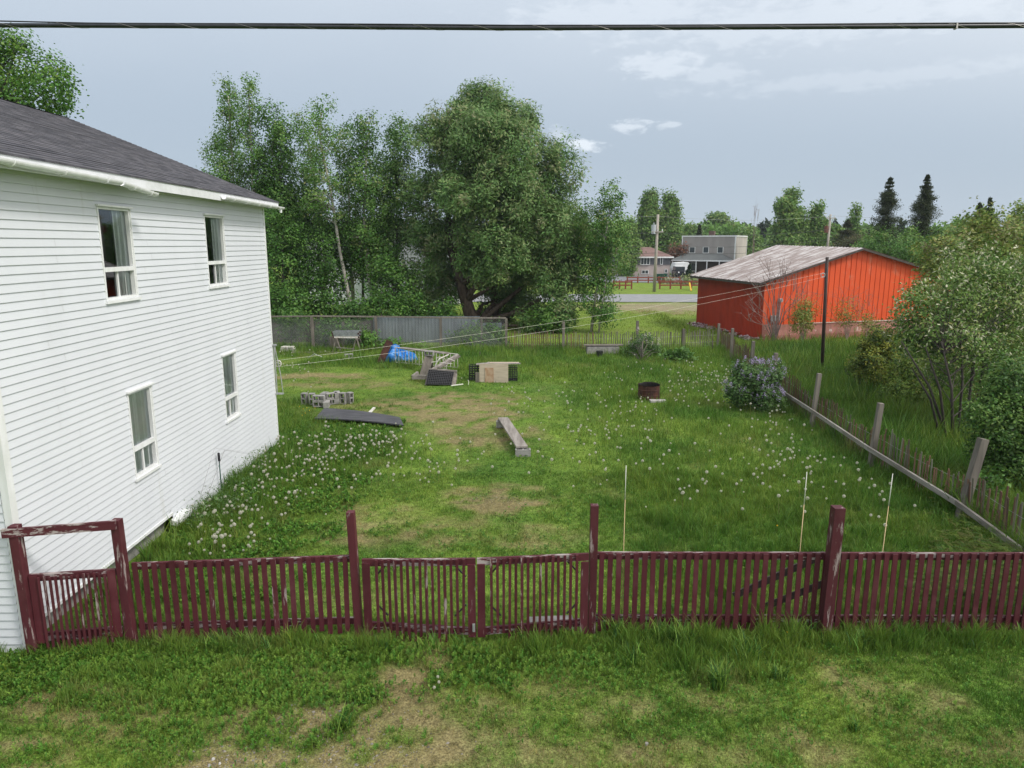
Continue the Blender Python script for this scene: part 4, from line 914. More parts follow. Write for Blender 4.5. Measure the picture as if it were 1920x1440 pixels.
for i in range(n):
    t = i / (n - 1); x = a0.x + (a1.x - a0.x) * t; y = Yr - 1.3 * t; m = MB(); m.tube([(x, y, .0), (x, y, a0.z - .12 * t)], .02 if i % 4 == 0 else .014, 5); m.build('bar', M['whitepaint'], ra)
# tarp lump
tp = at(745, 668, Yr + .6); V = []; nu, nv = 40, 20
for i in range(nu):
    for j in range(nv + 1):
        th = 2 * math.pi * i / nu; ph = (math.pi / 2) * j / nv; r_ = 1 + (.34) * (fbm(math.cos(th) * 3 + 5, math.sin(th) * 2 + ph * 2.2, 4) - .5) * 2 + .10 * math.sin(th * 9 + ph * 4)
        V.append((tp.x + .1 + math.cos(th) * math.cos(ph) * .74 * r_, Yr + .75 + math.sin(th) * math.cos(ph) * .42 * r_, max(.0, .02 + math.sin(ph) * (.56 - .06 * math.cos(th)) * (1 - .35 * math.cos(th - .2) * math.cos(ph)) * r_)))
F_ = [(i * (nv + 1) + j, ((i + 1) % nu) * (nv + 1) + j, ((i + 1) % nu) * (nv + 1) + j + 1, i * (nv + 1) + j + 1) for i in range(nu) for j in range(nv)]
m = MB(); m.add([tuple(map(float, v)) for v in V], F_); tag(m.build('tarp', M['bluetarp'], None, (tp.x, Yr + .75, 0)), 'crumpled bright blue tarp heaped behind the white railing', 'tarp')
# raised planks on block + leaning board
Yp = 29.0
a, b = at(750, 652, Yp + 2.6), at(835, 662, Yp - .3)
m = MB(); m.beam(a, b, .34, .04); tag(m.build('plank', M['greywood_x'], None, tuple(a.lerp(b, .5))), 'long grey plank slanting from the blue tarp to the raised block', 'plank')
b2, c2 = at(826, 658, Yp + .2), at(852, 663, Yp + .8)
m = MB(); m.beam(at(810, 659, Yp + .3), at(841, 663, Yp + .5), .2, .04); tag(m.build('plank', M['greywood_x'], None, tuple(b2)), 'short grey plank continuing right of the raised block', 'plank')
bb = at(805, 662, Yp - .1); 
sb = thing('board_stand', 'weathered board leaning up under the raised block', 'board', (bb.x, Yp, 0))
m = MB(); a_ = at(794, 696, Yp - .5); m.beam((a_.x, Yp - .5, 0), (bb.x, Yp - .1, bb.z - .12), .36, .05, up=(0, 1, 0)); m.build('board', M['greywood'], sb)
m = MB(); m.beam((bb.x + .1, Yp + .35, 0), (bb.x, Yp + .1, bb.z - .12), .1, .1, up=(0, 1, 0)); m.build('strut', M['greywood'], sb)
block(bb.x, Yp - .1, bb.z - .01, R(-15), lab='concrete block raised on the leaning board under the slanting plank')
# black plastic tray against a tilted board frame
Yt = 26.6
tr = thing('plastic_tray', 'black plastic grid tray tilted against a grey wooden box on the lawn', 'tray', (at(827, 720, Yt).x, Yt, 0))
TL, TRr, BR_, BLf = at(804, 694, Yt + .45), at(851, 698, Yt + .45), at(846, 726, Yt), at(799, 720, Yt)
BLf.z = .05; BR_.z = .03
nrm_ = (TRr - TL).cross(BLf - TL).normalized()
if nrm_.y > 0: nrm_ = -nrm_
def tray_grid(o, A, B, C_, D_, nx_, ny_, th, wd, name='grid', par=None):
    m = MB()
    for i in range(nx_ + 1): t = i / nx_; m.beam(A.lerp(B, t), D_.lerp(C_, t), wd, th, up=o)
    for j in range(ny_ + 1): t = j / ny_; m.beam(A.lerp(D_, t) + o * .003, B.lerp(C_, t) + o * .003, wd, th, up=o)
    m.build(name, M['blackplastic'], par)
tray_grid(nrm_, TL, TRr, BR_, BLf, 14, 8, .05, .022, par=tr)
m = MB(); bk = -nrm_ * .04; m.add([TL + bk, TRr + bk, BR_ + bk, BLf + bk], [(0, 1, 2, 3)]); m.build('tray_base', M['blackplastic'], tr)
wb = thing('wooden_box', 'grey wooden box frame behind the black tray, its boards facing up and right', 'box', (at(827, 720, Yt + .4).x, Yt + .5, 0))
m = MB(); k_ = -nrm_ * .09; m.beam(TL + k_ + Vector((-.0, 0, .04)), TRr + k_ + Vector((.12, 0, .04)), .10, .16); m.build('board', M['greywood_x'], wb)
m = MB(); m.beam(TRr + k_ + Vector((.06, 0, -.03)), BR_ + k_ + Vector((.10, 0, 0)), .14, .14, up=(1, 0, 0)); m.build('board', M['greywood'], wb)
m = MB(); m.beam(TL + k_ + Vector((.02, .1, 0)), BLf + k_, .06, .12, up=(1, 0, 0)); m.build('board', M['greywood'], wb)
# slanting planks behind the tray
a, b = at(812, 692, Yt + .7), at(858, 665, Yt + 3.1)
m = MB(); m.beam(a, b, .14, .05); tag(m.build('plank', M['greywood_x'], None, tuple(a)), 'grey plank rising from the wooden box towards the back', 'plank')
a, b = at(823, 690, Yt + .9), at(861, 668, Yt + 3.0)
m = MB(); m.beam(a, b, .12, .05); tag(m.build('plank', M['greywood'], None, tuple(a)), 'darker grey plank lying beside the rising plank', 'plank')
ir = thing('scrap_iron_frame', 'cream scrolled iron frame tangled behind the black tray', 'iron frame', (at(826, 690, Yt + 1.6).x, Yt + 1.6, 0))
m = MB(); Y_ = Yt + 1.5
m.tube([at(813, 697, Y_), at(817, 683, Y_), at(823, 673, Y_), at(841, 665, Y_ + .3)], .022, 6); m.build('frame_tube', M['whitepaint'], ir)
m = MB()
for (u, v, r_) in ((824, 676, .14), (829, 675, .12)):
    c = at(u, v, Y_ + .2); m.tube([c + Vector((math.cos(t) * r_, 0, math.sin(t) * r_)) for t in [math.pi * i / 10 for i in range(11)]], .014, 5)
for (u0, v0, u1, v1) in ((809, 679, 822, 678), (826, 680, 848, 682), (835, 680, 838, 694), (829, 682, 830, 690), (840, 672, 853, 677), (833, 689, 840, 683), (823, 692, 836, 692)): m.tube([at(u0, v0, Y_), at(u1, v1, Y_ + .1)], .013, 5)
m.build('scroll', M['whitepaint'], ir)
a, b = at(773, 708, Yt + .9), at(800, 705, Yt + .9); a.z = .16; b.z = .16
m = MB(); m.beam(a, b, .10, .16); m.beam(a + Vector((-.0, .0, 0)), a + Vector((.18, .35, .1)), .08, .14); tag(m.build('timber', M['greywood_x'], None, (a.x, a.y, 0)), 'short grey timber with broken end lying left of the black tray', 'timber')
p = G(857, 725); m = MB(); m.beam((p[0] - .22, p[1] - .05, .05), (p[0] + .22, p[1] + .15, .07), .04, .03); tag(m.build('white_stick', M['canetip'], None, (p[0], p[1], 0)), 'short white stick lying right of the black tray', 'stick')
p = G(878, 722); m = MB(); m.tube([(p[0], p[1], 0), (p[0] + .02, p[1], .12), (p[0] - .01, p[1], .2)], .012, 5); tag(m.build('white_tag', M['canetip'], None, (p[0], p[1], 0)), 'tiny pale marker poking from the grass between tray and plywood', 'marker')
# plywood sheet with crates
Yw = 27.2
a, b = at(899, 716, Yw), at(953, 716, Yw); zt = at(925, 682, Yw).z
pl = thing('plywood_sheet', 'pale plywood sheet standing on edge with a stained patch', 'plywood', ((a.x + b.x) / 2, Yw, 0))
m = MB(); m.box(((a.x + b.x) / 2, Yw, zt / 2), (b.x - a.x, .03, zt), rx=.03); m.build('sheet', M['plywood'], pl)
xa, xb = at(909.5, 700, Yw).x, at(925.5, 700, Yw).x; m = MB(); m.box(((xa + xb) / 2, Yw - .026, zt * .40), (xb - xa, .012, zt * .78), rx=.03); m.build('patch', M['plywood_stain'], pl)
for (u0, u1, v0, v1, lab) in ((880, 905, 686, 712, 'black plastic crate half hidden by the left edge of the plywood'), (952, 969.5, 689, 714, 'black plastic crate at the right edge of the plywood')):
    xa, xb = at(u0, 700, Yw + .35).x, at(u1, 700, Yw + .35).x; z1 = at(u0, v0, Yw + .35).z; cr = thing('plastic_crate', lab, 'crate', ((xa + xb) / 2, Yw + .5, 0), 'black crates behind the plywood')
    for (yy, nm) in ((Yw + .35, 'side'), (Yw + .75, 'side')): tray_grid(Vector((0, -1, 0)), Vector((xa, yy, z1)), Vector((xb, yy, z1)), Vector((xb, yy, .03)), Vector((xa, yy, .03)), max(4, int((xb - xa) / .09)), 6, .02, .03, name=nm, par=cr)
    for xx in (xa, xb): tray_grid(Vector((-1, 0, 0)), Vector((xx, Yw + .35, z1)), Vector((xx, Yw + .75, z1)), Vector((xx, Yw + .75, .03)), Vector((xx, Yw + .35, .03)), 4, 6, .02, .03, name='side', par=cr)
    m = MB(); m.box(((xa + xb) / 2, Yw + .55, .04), (xb - xa, .4, .02)); m.build('crate_base', M['blackplastic'], cr)
xa = at(896, 706, Yw).x; m = MB(); m.box((xa - .02, Yw - .02, .20), (.14, .04, .42)); tag(m.build('board_offcut', M['greywood'], None, (xa, Yw, 0)), 'small grey board offcut standing left of the plywood', 'board offcut')
for (u0, v0, u1, v1, Y, wd, lab) in ((893, 683, 918, 680.5, Yw + .25, .35, 'grey board lying across the crates behind the plywood, leftmost'), (914, 680, 973, 680, Yw + .5, .16, 'long brownish board on top behind the plywood'), (918, 683, 976, 681, Yw + .15, .14, 'pale board sticking out farthest right above the plywood')):
    a, b = at(u0, v0, Y), at(u1, v1, Y); b.z = a.z + (b.z - a.z) * .7; m = MB(); m.beam(a, b, wd, .03); tag(m.build('board', M['greywood_x'] if Y < 27.6 else M['plywood'], None, tuple(a)), lab, 'board')
# concrete trough at back with black pot
a, b = at(1100, 668, 34.6), at(1160, 668, 34.6); m = MB(); m.box(((a.x + b.x) / 2, 34.7, .18), (b.x - a.x, .5, .36)); bx_ = tag(m.build('planter_box', M['stone'], None, ((a.x + b.x) / 2, 34.7, 0), bevel=.01), 'low grey planter box in the grass before the back fence', 'planter')
a, b = at(1095, 659, 34.5), at(1168, 656, 34.6); m = MB(); m.beam((a.x, 34.6, .43), (b.x, 34.6, .45), .3, .05); tag(m.build('plank', M['greywood'], None, (a.x, 34.6, .4)), 'grey plank lying on top of the planter box at the back fence', 'plank')
a = at(1124, 672, 33.6); m = MB(); m.tube([(a.x, 33.6, 0), (a.x, 33.6, .28), (a.x, 33.6, .30)], [.13, .17, .18], 14); tag(m.build('plant_pot', M['blackplastic'], None, (a.x, 33.6, 0)), 'small black plastic pot in the grass before the planter box', 'pot')
# stepping stones/pebbles in front
for (u, v, s) in ((1212, 1397, .035), (1222, 1345, .02), (510, 1378, .015), (596, 1380, .013), (400, 1424, .022), (412, 1432, .018), (425, 1425, .016), (392, 1436, .02), (450, 1395, .012), (620, 1425, .015)):
    p = G(u, v); m = MB(); r5 = random.Random(u); pp = []; 
    for i in range(6): pp.append((p[0] + math.cos(i * 1.047) * s * r5.uniform(.7, 1.2), p[1] + math.sin(i * 1.047) * s * r5.uniform(.7, 1.2), .0))
    pp += [(x * .6 + p[0] * .4, y * .6 + p[1] * .4, s * .8) for x, y, z in pp]
    m.add(pp, [tuple(range(6, 12))] + [(i, (i + 1) % 6, 6 + (i + 1) % 6, 6 + i) for i in range(6)])
    if u > 1000: tag(m.build('stone', M['stone'], None, (p[0], p[1], 0)), 'brown stone lying in the front grass, %s' % ('the larger' if v > 1390 else 'a small pale one'), 'stone')
    else: tag(m.build('stone', M['stone'], None, (p[0], p[1], 0)), 'pale pebble on the bare patch at the bottom left', 'stone', 'pebbles on the bare patch')

# ------------------------------------------------------------------ overhead cable
cb = thing('overhead_cable', 'thick black overhead cable crossing the whole sky with lighter lashing wire', 'cable', (0, 4, 6.4))
def cpt(u, v, Y=4.0): return D(u, v, Y)
pc = [(-40, -3), (-1500, 38), (0, 47.5), (480, 49.5), (960, 53), (1440, 51), (1920, 48.5), (3400, 40)]
pc = pc[1:]
m = MB(); P3 = [Vector(cpt(u, v)) for u, v in pc]; fine = []
for a, b in zip(P3[:-1], P3[1:]):
    for k in range(12): fine.append(a.lerp(b, k / 12))
m.tube(fine, .0115, 12); m.build('core', M['cable'], cb, smooth=True)
m = MB(); m.tube([p + Vector((0, -.004, .0125 + .0015 * math.sin(i * .25) + (.012 if p.x < -2.2 else .0) * min(1, (-p.x - 2.2) / .8 if p.x < -2.2 else 0))) for i, p in enumerate(fine)], .0035, 6); m.build('messenger', M['cable'], cb, smooth=True)
m = MB(); L_ = 0; hel = []; 
x = -5.0
while x < 6:
    t = x / .31 * 2 * math.pi; c = np.interp(x, [p.x for p in fine], [p.z for p in fine]); hel.append((x, 4 - .0 + math.cos(t) * .0125, c + .001 + math.sin(t) * .0135)); x += .012
m.tube(hel, .0006, 4, cap=False); m.build('lashing_wire', M['palewire'], cb)
m = MB(); a = Vector(cpt(1792, 49.5)); m.box(a, (.008, .027, .027)); m.build('clip', M['palewire'], cb)

# ------------------------------------------------------------------ clothes line and its pole
Yl = 30.26; pp = G(1541, 692); pz = D(1551, 482, Yl)
ps = thing('clothesline_pole', 'tall thin dark steel pole standing in the grass before the orange garage', 'pole', (pp[0], pp[1], 0))
m = MB(); m.tube([(pp[0], pp[1], -.1), (pz[0] * .5 + pp[0] * .5, pp[1], pz[2] / 2), (pz[0] , pp[1], pz[2])], [.075, .07, .065], 10); m.build('shaft', M['blackpole'], ps, smooth=True)
c = Vector(D(1543, 516, Yl - .05)); m = MB(); m.tube([c + Vector((math.cos(t) * .085, 0, math.sin(t) * .085)) for t in [2 * math.pi * i / 16 for i in range(17)]], .02, 6); m.build('pulley', M['galv'], ps)
ln = thing('clothesline', 'pale double clothes line sagging from the house corner to the dark pole', 'clothes line', tuple(wc))
for k, (dz, sag, e) in enumerate(((.085, .22, .085), (-.085, .30, -.085))):
    m = MB(); a = wc + Vector((0, 0, dz)); b = c + Vector((0, 0, e)); m.tube([a.lerp(b, t / 30) - Vector((0, 0, 4 * sag * (t / 30) * (1 - t / 30))) for t in range(31)], .003, 5); m.build('line', M['line'], ln)

# ------------------------------------------------------------------ orange garage
gc = Vector((13.85, 39.2, 0)); gl_ = Vector((12.45, 47.9, 0)); gr_ = Vector((26.5, 43.2, 0)); ez = D(1427, 527, 39.2)[2]; pt_ = .47
pk = gc.lerp(gr_, pt_); pkz = 5.02
ga = thing('garage', 'orange red metal clad garage with weathered tin gable roof', 'garage', tuple(gc.lerp(gr_, .5)))
back = gl_ - gc; gb = gr_ + back
def ribwall(a, b, zf, z0, rib, rd, rw, flip, name, mat, seam=None):
    d = (b - a); L_ = d.length; d.normalize(); nrm = Vector((d.y, -d.x, 0)) * flip; m = MB(); s = 0; pv = None; sm = MB()
    while s < L_ + 1e-6:
        for ds, o in ((0, 0), (rib - rw, 0), (rib - rw * .7, rd), (rib - rw * .3, rd)):
            q = min(s + ds, L_); p = a + d * q + nrm * o
            if pv is not None and q > pv[1]: m.quad((pv[0].x, pv[0].y, z0), (p.x, p.y, z0), (p.x, p.y, zf(q / L_)), (pv[0].x, pv[0].y, zf(pv[1] / L_)))
            pv = (p, q)
        if seam:
            q = s + rib - rw; 
            if q < L_: p = a + d * q + nrm * .004; p2 = p + d * .022; sm.quad((p.x, p.y, z0), (p2.x, p2.y, z0), (p2.x, p2.y, zf(q / L_) - .02), (p.x, p.y, zf(q / L_) - .02))
        s += rib
    o = m.build(name, mat, ga)
    if seam: sm.build('wall_seams', seam, ga)
    return o
gab = lambda t: ez + (pkz - ez) * (t / pt_ if t < pt_ else (1 - t) / (1 - pt_) * 1.0) + (0 if t < pt_ else .0)
ribwall(gc, gr_, gab, .88, .36, .03, .07, 1, 'wall', M['orange'], M['seam'])
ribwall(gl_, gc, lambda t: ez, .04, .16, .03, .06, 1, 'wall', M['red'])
m = MB(); m.quad((gl_.x, gl_.y, 0), (gb.x, gb.y, 0), (gb.x, gb.y, ez), (gl_.x, gl_.y, ez)); m.quad((gr_.x, gr_.y, 0), (gb.x, gb.y, 0), (gb.x, gb.y, ez), (gr_.x, gr_.y, ez)); m.build('wall', M['red'], ga)
gd = (gr_ - gc).normalized(); gn = Vector((gd.y, -gd.x, 0))
m = MB(); n = 80; pv = None                     # plastic skirt
for i in range(n + 1):
    t = i / n; p = gc.lerp(gr_, t); o = .02 + .09 * fbm(t * 40, 3, 3); r = []
    for z, k in ((-.02, 1.6), (.3, 1.2 + .8 * fbm(t * 25, 9, 2)), (.6, .8), (.90, .4)): r.append(p + gn * o * k + Vector((0, 0, z)))
    if pv:
        for j in range(3): m.quad(pv[j], r[j], r[j + 1], pv[j + 1])
    pv = r
m.build('plastic_skirt', M['plastic_base'], ga)
m = MB(); pp_ = gc + gn * .09; m.beam(pp_ + Vector((0, 0, .93)) + gd * 2.2, gr_ + gn * .09 + Vector((0, 0, .90)), .02, .035); m.build('batten', M['whitepaint'], ga)
# roof with ribs
ov = .32; un = (gl_ - gc).normalized(); A0 = gc - un * ov; A1 = gl_ + un * ov
def rslope(e0, e1, k0, k1, name, mat):
    m = MB(); n = 32; pv = None
    for i in range(n):
        for ft, o in ((0, 0), (.72, 0), (.80, .035), (.92, .035)):
            t = (i + ft) / n; jit = .01 * math.sin(i * 2.7); a = e0.lerp(e1, t) + Vector((0, 0, o + jit)); b = k0.lerp(k1, t) + Vector((0, 0, o))
            if pv: m.quad(pv[0], a, b, pv[1])
            pv = (a, b)
    return m.build(name, mat, ga)
dn = -gd * .5; sl = (pkz - ez) / (gr_ - gc).length / pt_
E0 = A0 + dn + Vector((0, 0, ez + .06 - .5 * sl)); E1 = A1 + dn + Vector((0, 0, ez + .06 - .5 * sl)); K0 = pk - un * ov + Vector((0, 0, pkz + .07)); K1 = pk + back + un * ov + Vector((0, 0, pkz + .20))
rslope(E0, E1, K0, K1, 'roof', M['tin'])
sr = (pkz - ez) / (gr_ - gc).length / (1 - pt_); Fq0 = gr_ - un * ov + gd * .5 + Vector((0, 0, ez + .06 - .5 * sr)); Fq1 = Fq0 + back + un * 2 * ov + Vector((0, 0, .1))
rslope(Fq1, Fq0, K1, K0, 'roof', M['tin'])
m = MB(); m.beam(E0 + Vector((0, 0, -.07)), K0 + Vector((0, 0, -.07)), .04, .09); m.beam(K0 + Vector((0, 0, -.06)), Fq0 + Vector((0, 0, -.06)), .05, .12); m.build('bargeboard', M['darkwood'], ga)
m = MB(); m.beam(E0 + Vector((0, 0, -.08)), E1 + Vector((0, 0, -.08)), .05, .12)
for i in range(22): q = E0.lerp(E1, (i + .5) / 22); m.beam(q + Vector((0, 0, -.10)), q + gd * .5 + Vector((0, 0, -.02)), .06, .09)
m.build('rafter_ends', M['darkwood'], ga)
for (u, v, w_, h_, nm) in ((1443, 597, .28, .32, 'meter_box'), (1458, 563, .17, .2, 'meter')):
    t = (D(u, v, 39.8)[0] - gc.x) / (gr_.x - gc.x); q = gc.lerp(gr_, t) + gn * .08; z = D(u, v, q.y)[2]
    m = MB(); m.box((q.x, q.y, z), (w_, .14, h_), rz=math.atan2(gd.y, gd.x)); 
    if nm == 'meter': m.tube([(q.x, q.y, z - .05), (q.x, q.y, .95)], .025, 6); m.tube([(q.x, q.y - .1, z), (q.x, q.y - .2, z)], .08, 10)
    m.build(nm, M['tgrey'], ga)
# rubble of sheeting along the left wall foot
m = MB(); r6 = random.Random(4)
for i in range(170):
    t = r6.random(); q = gc.lerp(gl_, t) + Vector((-.35 + r6.uniform(-.35, .3), -.06, 0)); s = r6.uniform(.08, .26)
    pts_ = [q + Vector((r6.uniform(-s, s), r6.uniform(-s, s) * 1.4, r6.uniform(0, s * 1.1))) for _ in range(4)]; m.add(pts_, [(0, 1, 2), (0, 2, 3), (0, 3, 1), (1, 3, 2)])
tag(m.build('sheeting_heap', [M['tarp_pale']], None, (gc.x, gc.y, 0)), 'crumpled pale and purple sheeting heaped along the foot of the garage side wall', 'sheeting')

# ------------------------------------------------------------------ road, far yards
def sheet(name, pts, z, mat, lab):
    m = MB(); m.add([(p[0], p[1], z) for p in pts], [tuple(range(len(pts)))]); return tag(m.build(name, mat), lab, kind='structure')
sheet('road', [(-160, 68.5), (-20, 66.5), (30, 65.8), (80, 64), (200, 60), (200, 70.5), (80, 74), (30, 76.2), (-20, 77), (-160, 79)], .05, M['asphalt'], 'pale asphalt road beyond the yard')
sheet('driveway', [(12, 101), (40, 99), (44, 122), (24, 125), (10, 122)], .04, M['drive'], 'dark asphalt driveway before the far houses')
def farhouse(name, label, x0, x1, y0, dep, zw, build):
    h = thing(name, label, 'house', ((x0 + x1) / 2, y0, 0)); build(h, x0, x1, y0, dep, zw); return h
def fm(nm, a, b=None, r=.7): return pmat(nm, a, b or tuple(c * .85 for c in a), r, .8, (1, 1, .3))
M['pink'] = fm('pinkish render', (.50, .42, .40)); M['slate'] = fm('slate grey siding', (.12, .125, .14)); M['brownroof'] = fm('brown shingle roof', (.20, .12, .105)); M['beige'] = fm('grey beige siding', (.34, .315, .30)); M['paleb'] = fm('pale beige siding', (.50, .45, .43))
M['greyroof'] = fm('grey shingle roof', (.13, .14, .14)); M['redrail'] = fm('red brown rail paint', (.26, .065, .045)); M['porch'] = fm('brown porch wood', (.10, .075, .06)); M['greyw'] = fm('blue grey siding', (.40, .42, .46)); M['binm'] = fm('green bin plastic', (.012, .09, .055)); M['car'] = fm('dark car paint', (.02, .022, .03), None, .25)
M['yellow'] = fm('yellow plastic', (.6, .38, .03)); M['brick'] = fm('brown chimney brick', (.14, .09, .075))
def fwin(h, x, y, z, w_, hh, axis='x', mull=0):
    m = MB(); t = .09
    if axis == 'x':
        m.box((x, y - .04, z + hh / 2), (w_ + t, .08, t)); m.box((x, y - .04, z - hh / 2), (w_ + t, .08, t)); m.box((x - w_ / 2, y - .04, z), (t, .08, hh - t)); m.box((x + w_ / 2, y - .04, z), (t, .08, hh - t))
        for i in range(mull): m.box((x - w_ / 2 + w_ * (i + 1) / (mull + 1), y - .04, z), (t * .8, .075, hh - t))
    f = m.build('window', M['trim'], h); q = MB(); q.box((x, y - .01, z), (w_ - t, .03, hh - t)); q.build('pane', M['darkglass'], f)
YH = 122.
def X_(u, Y=YH, v=480): return D(u, v, Y)[0]
def Z_(v, Y=YH): return D(1250, v, Y)[2]
def h1(h, x0, x1, y0, dep, zw):
    zm = Z_(496); m = MB(); m.box(((x0 + x1) / 2, y0 + dep / 2, zm / 2), (x1 - x0, dep, zm)); m.build('wall', M['pink'], h)
    m = MB(); m.box(((x0 + x1) / 2, y0 + dep / 2 - .06, (zm + zw) / 2), (x1 - x0 + .02, dep + .1, zw - zm)); m.build('wall', M['slate'], h)
    m = MB(); e = .5; rz = Z_(463.5); xa, xb = x0 - e, x1 + e; ya, yb = y0 - e, y0 + dep + e; ym = (ya + yb) / 2; xr = x1 - 2.6
    m.add([(xa, ya, zw), (xb, ya, zw), (xb, yb, zw), (xa, yb, zw), (xa, ym, rz), (xr, ym, rz)], [(0, 1, 5, 4), (2, 3, 4, 5), (0, 4, 3), (3, 2, 1, 0)]); m.build('roof', M['brownroof'], h)
    m = MB(); m.add([(xb - .02, ya, zw), (xb - .02, yb, zw), (xr, ym, rz - .01)], [(0, 1, 2)]); m.build('roof_hip', M['greyroof'], h)
    m = MB(); m.box(((xa + xb) / 2, ya - .03, zw - .12), (xb - xa, .05, .22)); m.build('fascia', M['trim'], h)
    fwin(h, X_(1210), y0 - .1, Z_(489), 1.5, 1.25, mull=2); fwin(h, X_(1240.5), y0 - .1, Z_(489), .35, 1.2); fwin(h, X_(1210.5), y0, Z_(510), 1.1, .6, mull=1); fwin(h, X_(1250), y0, Z_(508), .4, .6)
    m = MB(); m.box((X_(1176), y0 - .05, 1.0), (1.0, .1, 2.0)); m.build('door', M['trim'], h)
farhouse('far_house', 'long low house with brown roof, grey upper wall and pinkish base across the road', X_(1160), X_(1257), YH, 8, Z_(481), h1)
def h2(h, x0, x1, y0, dep, zw):
    m = MB(); m.box(((x0 + x1) / 2, y0 + dep / 2, zw / 2), (x1 - x0, dep, zw)); m.build('wall', M['beige'], h)
    m = MB(); m.quad((x1 + .012, y0, 0), (x1 + .012, y0 + dep, 0), (x1 + .012, y0 + dep, zw), (x1 + .012, y0, zw)); m.build('side_wall', M['paleb'], h)
    m = MB(); t = .16
    m.box(((x0 + x1) / 2, y0 - .05, zw + .02), (x1 - x0 + .2, .12, t * 1.3)); m.box((x0, y0 - .04, zw / 2), (t, .1, zw)); m.box((x1, y0 - .04, zw / 2), (t * 1.2, .1, zw - .1)); m.box((x1 + .05, y0 + dep / 2 + .05, zw + .02), (.12, dep, t * 1.3)); m.box((x1 + .03, y0 + dep, zw / 2), (.1, t, zw - .1)); m.build('trim', M['trim'], h)
    for f_ in (.20, .46, .73): fwin(h, x0 + (x1 - x0) * f_, y0, Z_(469), .95, 1.0)
    m = MB(); xa, xb = x0 - 1.0, x1 + .2; za, zb = Z_(488), Z_(475.5); ya = y0 - 2.6
    m.add([(xa, ya, za), (xb, ya, za), (xb, y0, za), (xa, y0, za), (xa + 1.4, y0 - .05, zb), (xb - 2.6, y0 - .05, zb)], [(0, 1, 5, 4), (0, 4, 3), (1, 2, 5), (3, 2, 1, 0)]); m.build('porch_roof', M['greyroof'], h)
    m = MB(); m.box(((xa + xb) / 2, ya + .02, za - .1), (xb - xa, .08, .2)); m.build('porch_beam', M['trim'], h)
    for f_ in (.02, .2, .42, .6, .8, .98): m = MB(); m.box((xa + (xb - xa) * f_, ya + .12, za / 2), (.14, .14, za)); m.build('porch_post', M['trim'], h)
    m = MB(); m.box(((x0 + x1) / 2, y0 - .12, za / 2 - .1), (x1 - x0 - .5, .14, za - .3)); m.build('porch_wall', M['porch'], h)
    fwin(h, x0 + (x1 - x0) * .25, y0 - .19, 1.4, 1.0, 1.4); 
    m = MB(); m.box(((x0 + x1) / 2, y0 + 2, zw + .45), (.9, .9, .95)); m.build('chimney', M['brick'], h)
fh_ = farhouse('far_house', 'flat topped grey beige two storey house with hipped porch roof across the road', X_(1285), X_(1387), YH + 3, 8, Z_(443, YH + 3), h2); fh_.rotation_euler.z = R(-31)
# white house hidden behind the birches
def h3(h, x0, x1, y0, dep, zw):
    m = MB(); m.box(((x0 + x1) / 2, y0 + dep / 2, zw / 2), (x1 - x0, dep, zw)); m.build('wall', M['vinyl'], h)
    xg = D(775, 450, y0)[0]; m = MB(); m.box((xg, y0 - .5, zw * .5), (6.5, 2, zw)); m.add([(xg - 3.25, y0 - 1.5, zw), (xg + 3.25, y0 - 1.5, zw), (xg, y0 - 1.5, zw + 1.6)], [(0, 1, 2)]); m.build('wing', M['greyw'], h)
    m = MB(); m.add([(xg - 3.6, y0 - 1.8, zw - .2), (xg, y0 - 1.8, zw + 1.65), (xg, y0 + 5, zw + 1.65), (xg - 3.6, y0 + 5, zw - .2)], [(0, 1, 2, 3)]); m.add([(xg + 3.6, y0 - 1.8, zw - .2), (xg, y0 - 1.8, zw + 1.65), (xg, y0 + 5, zw + 1.65), (xg + 3.6, y0 + 5, zw - .2)], [(0, 1, 2, 3)])
    m.add([(x0 - .4, y0 - .4, zw), (x1 + .4, y0 - .4, zw), (x1 + .4, y0 + dep / 2, zw + 1.5), (x0 - .4, y0 + dep / 2, zw + 1.5)], [(0, 1, 2, 3)]); m.build('roof', M['greyroof'], h)
    for u in (600, 650, 700): fwin(h, D(u, 500, y0)[0], y0, 1.7, 1.1, 1.2)
farhouse('neighbour_house', 'white sided house with grey gabled wing half hidden behind the birch trees', D(560, 500, 64)[0], D(860, 500, 64)[0], 64, 9, 4.2, h3)
# rail fences
def railf(u0, u1, v, Y, n, label, zt=.95):
    a, b = D(u0, v, Y)[0], D(u1, v, Y)[0]; h = thing('rail_fence', label, 'fence', ((a + b) / 2, Y, 0), 'low red rail fences across the road')
    for i in range(n + 1): m = MB(); m.box((a + (b - a) * i / n, Y, zt / 2 + .05), (.16, .16, zt + .1)); m.build('post', M['redrail'], h)
    for z in (zt * .92, zt * .5): m = MB(); m.box(((a + b) / 2, Y - .1, z), (b - a, .06, .16)); m.build('rail', M['redrail'], h)
railf(1150, 1184, 540, 86, 3, 'short red brown rail fence at the left below the grey house'); railf(1237, 1316, 540, 86, 4, 'red brown rail fence between the utility pole and the garage'); railf(1176, 1275, 525, 99, 5, 'red brown rail fence along the driveway behind the utility pole', .85)
m = MB(); a, b = D(1289, 530, 86), D(1296, 546, 82); m.beam((a[0], 85, a[2]), (b[0], 82, 0), .16, .16); tag(m.build('guy_guard', M['yellow'], None, (b[0], 82, 0)), 'slanting yellow guy wire guard before the far rail fence', 'guy guard')
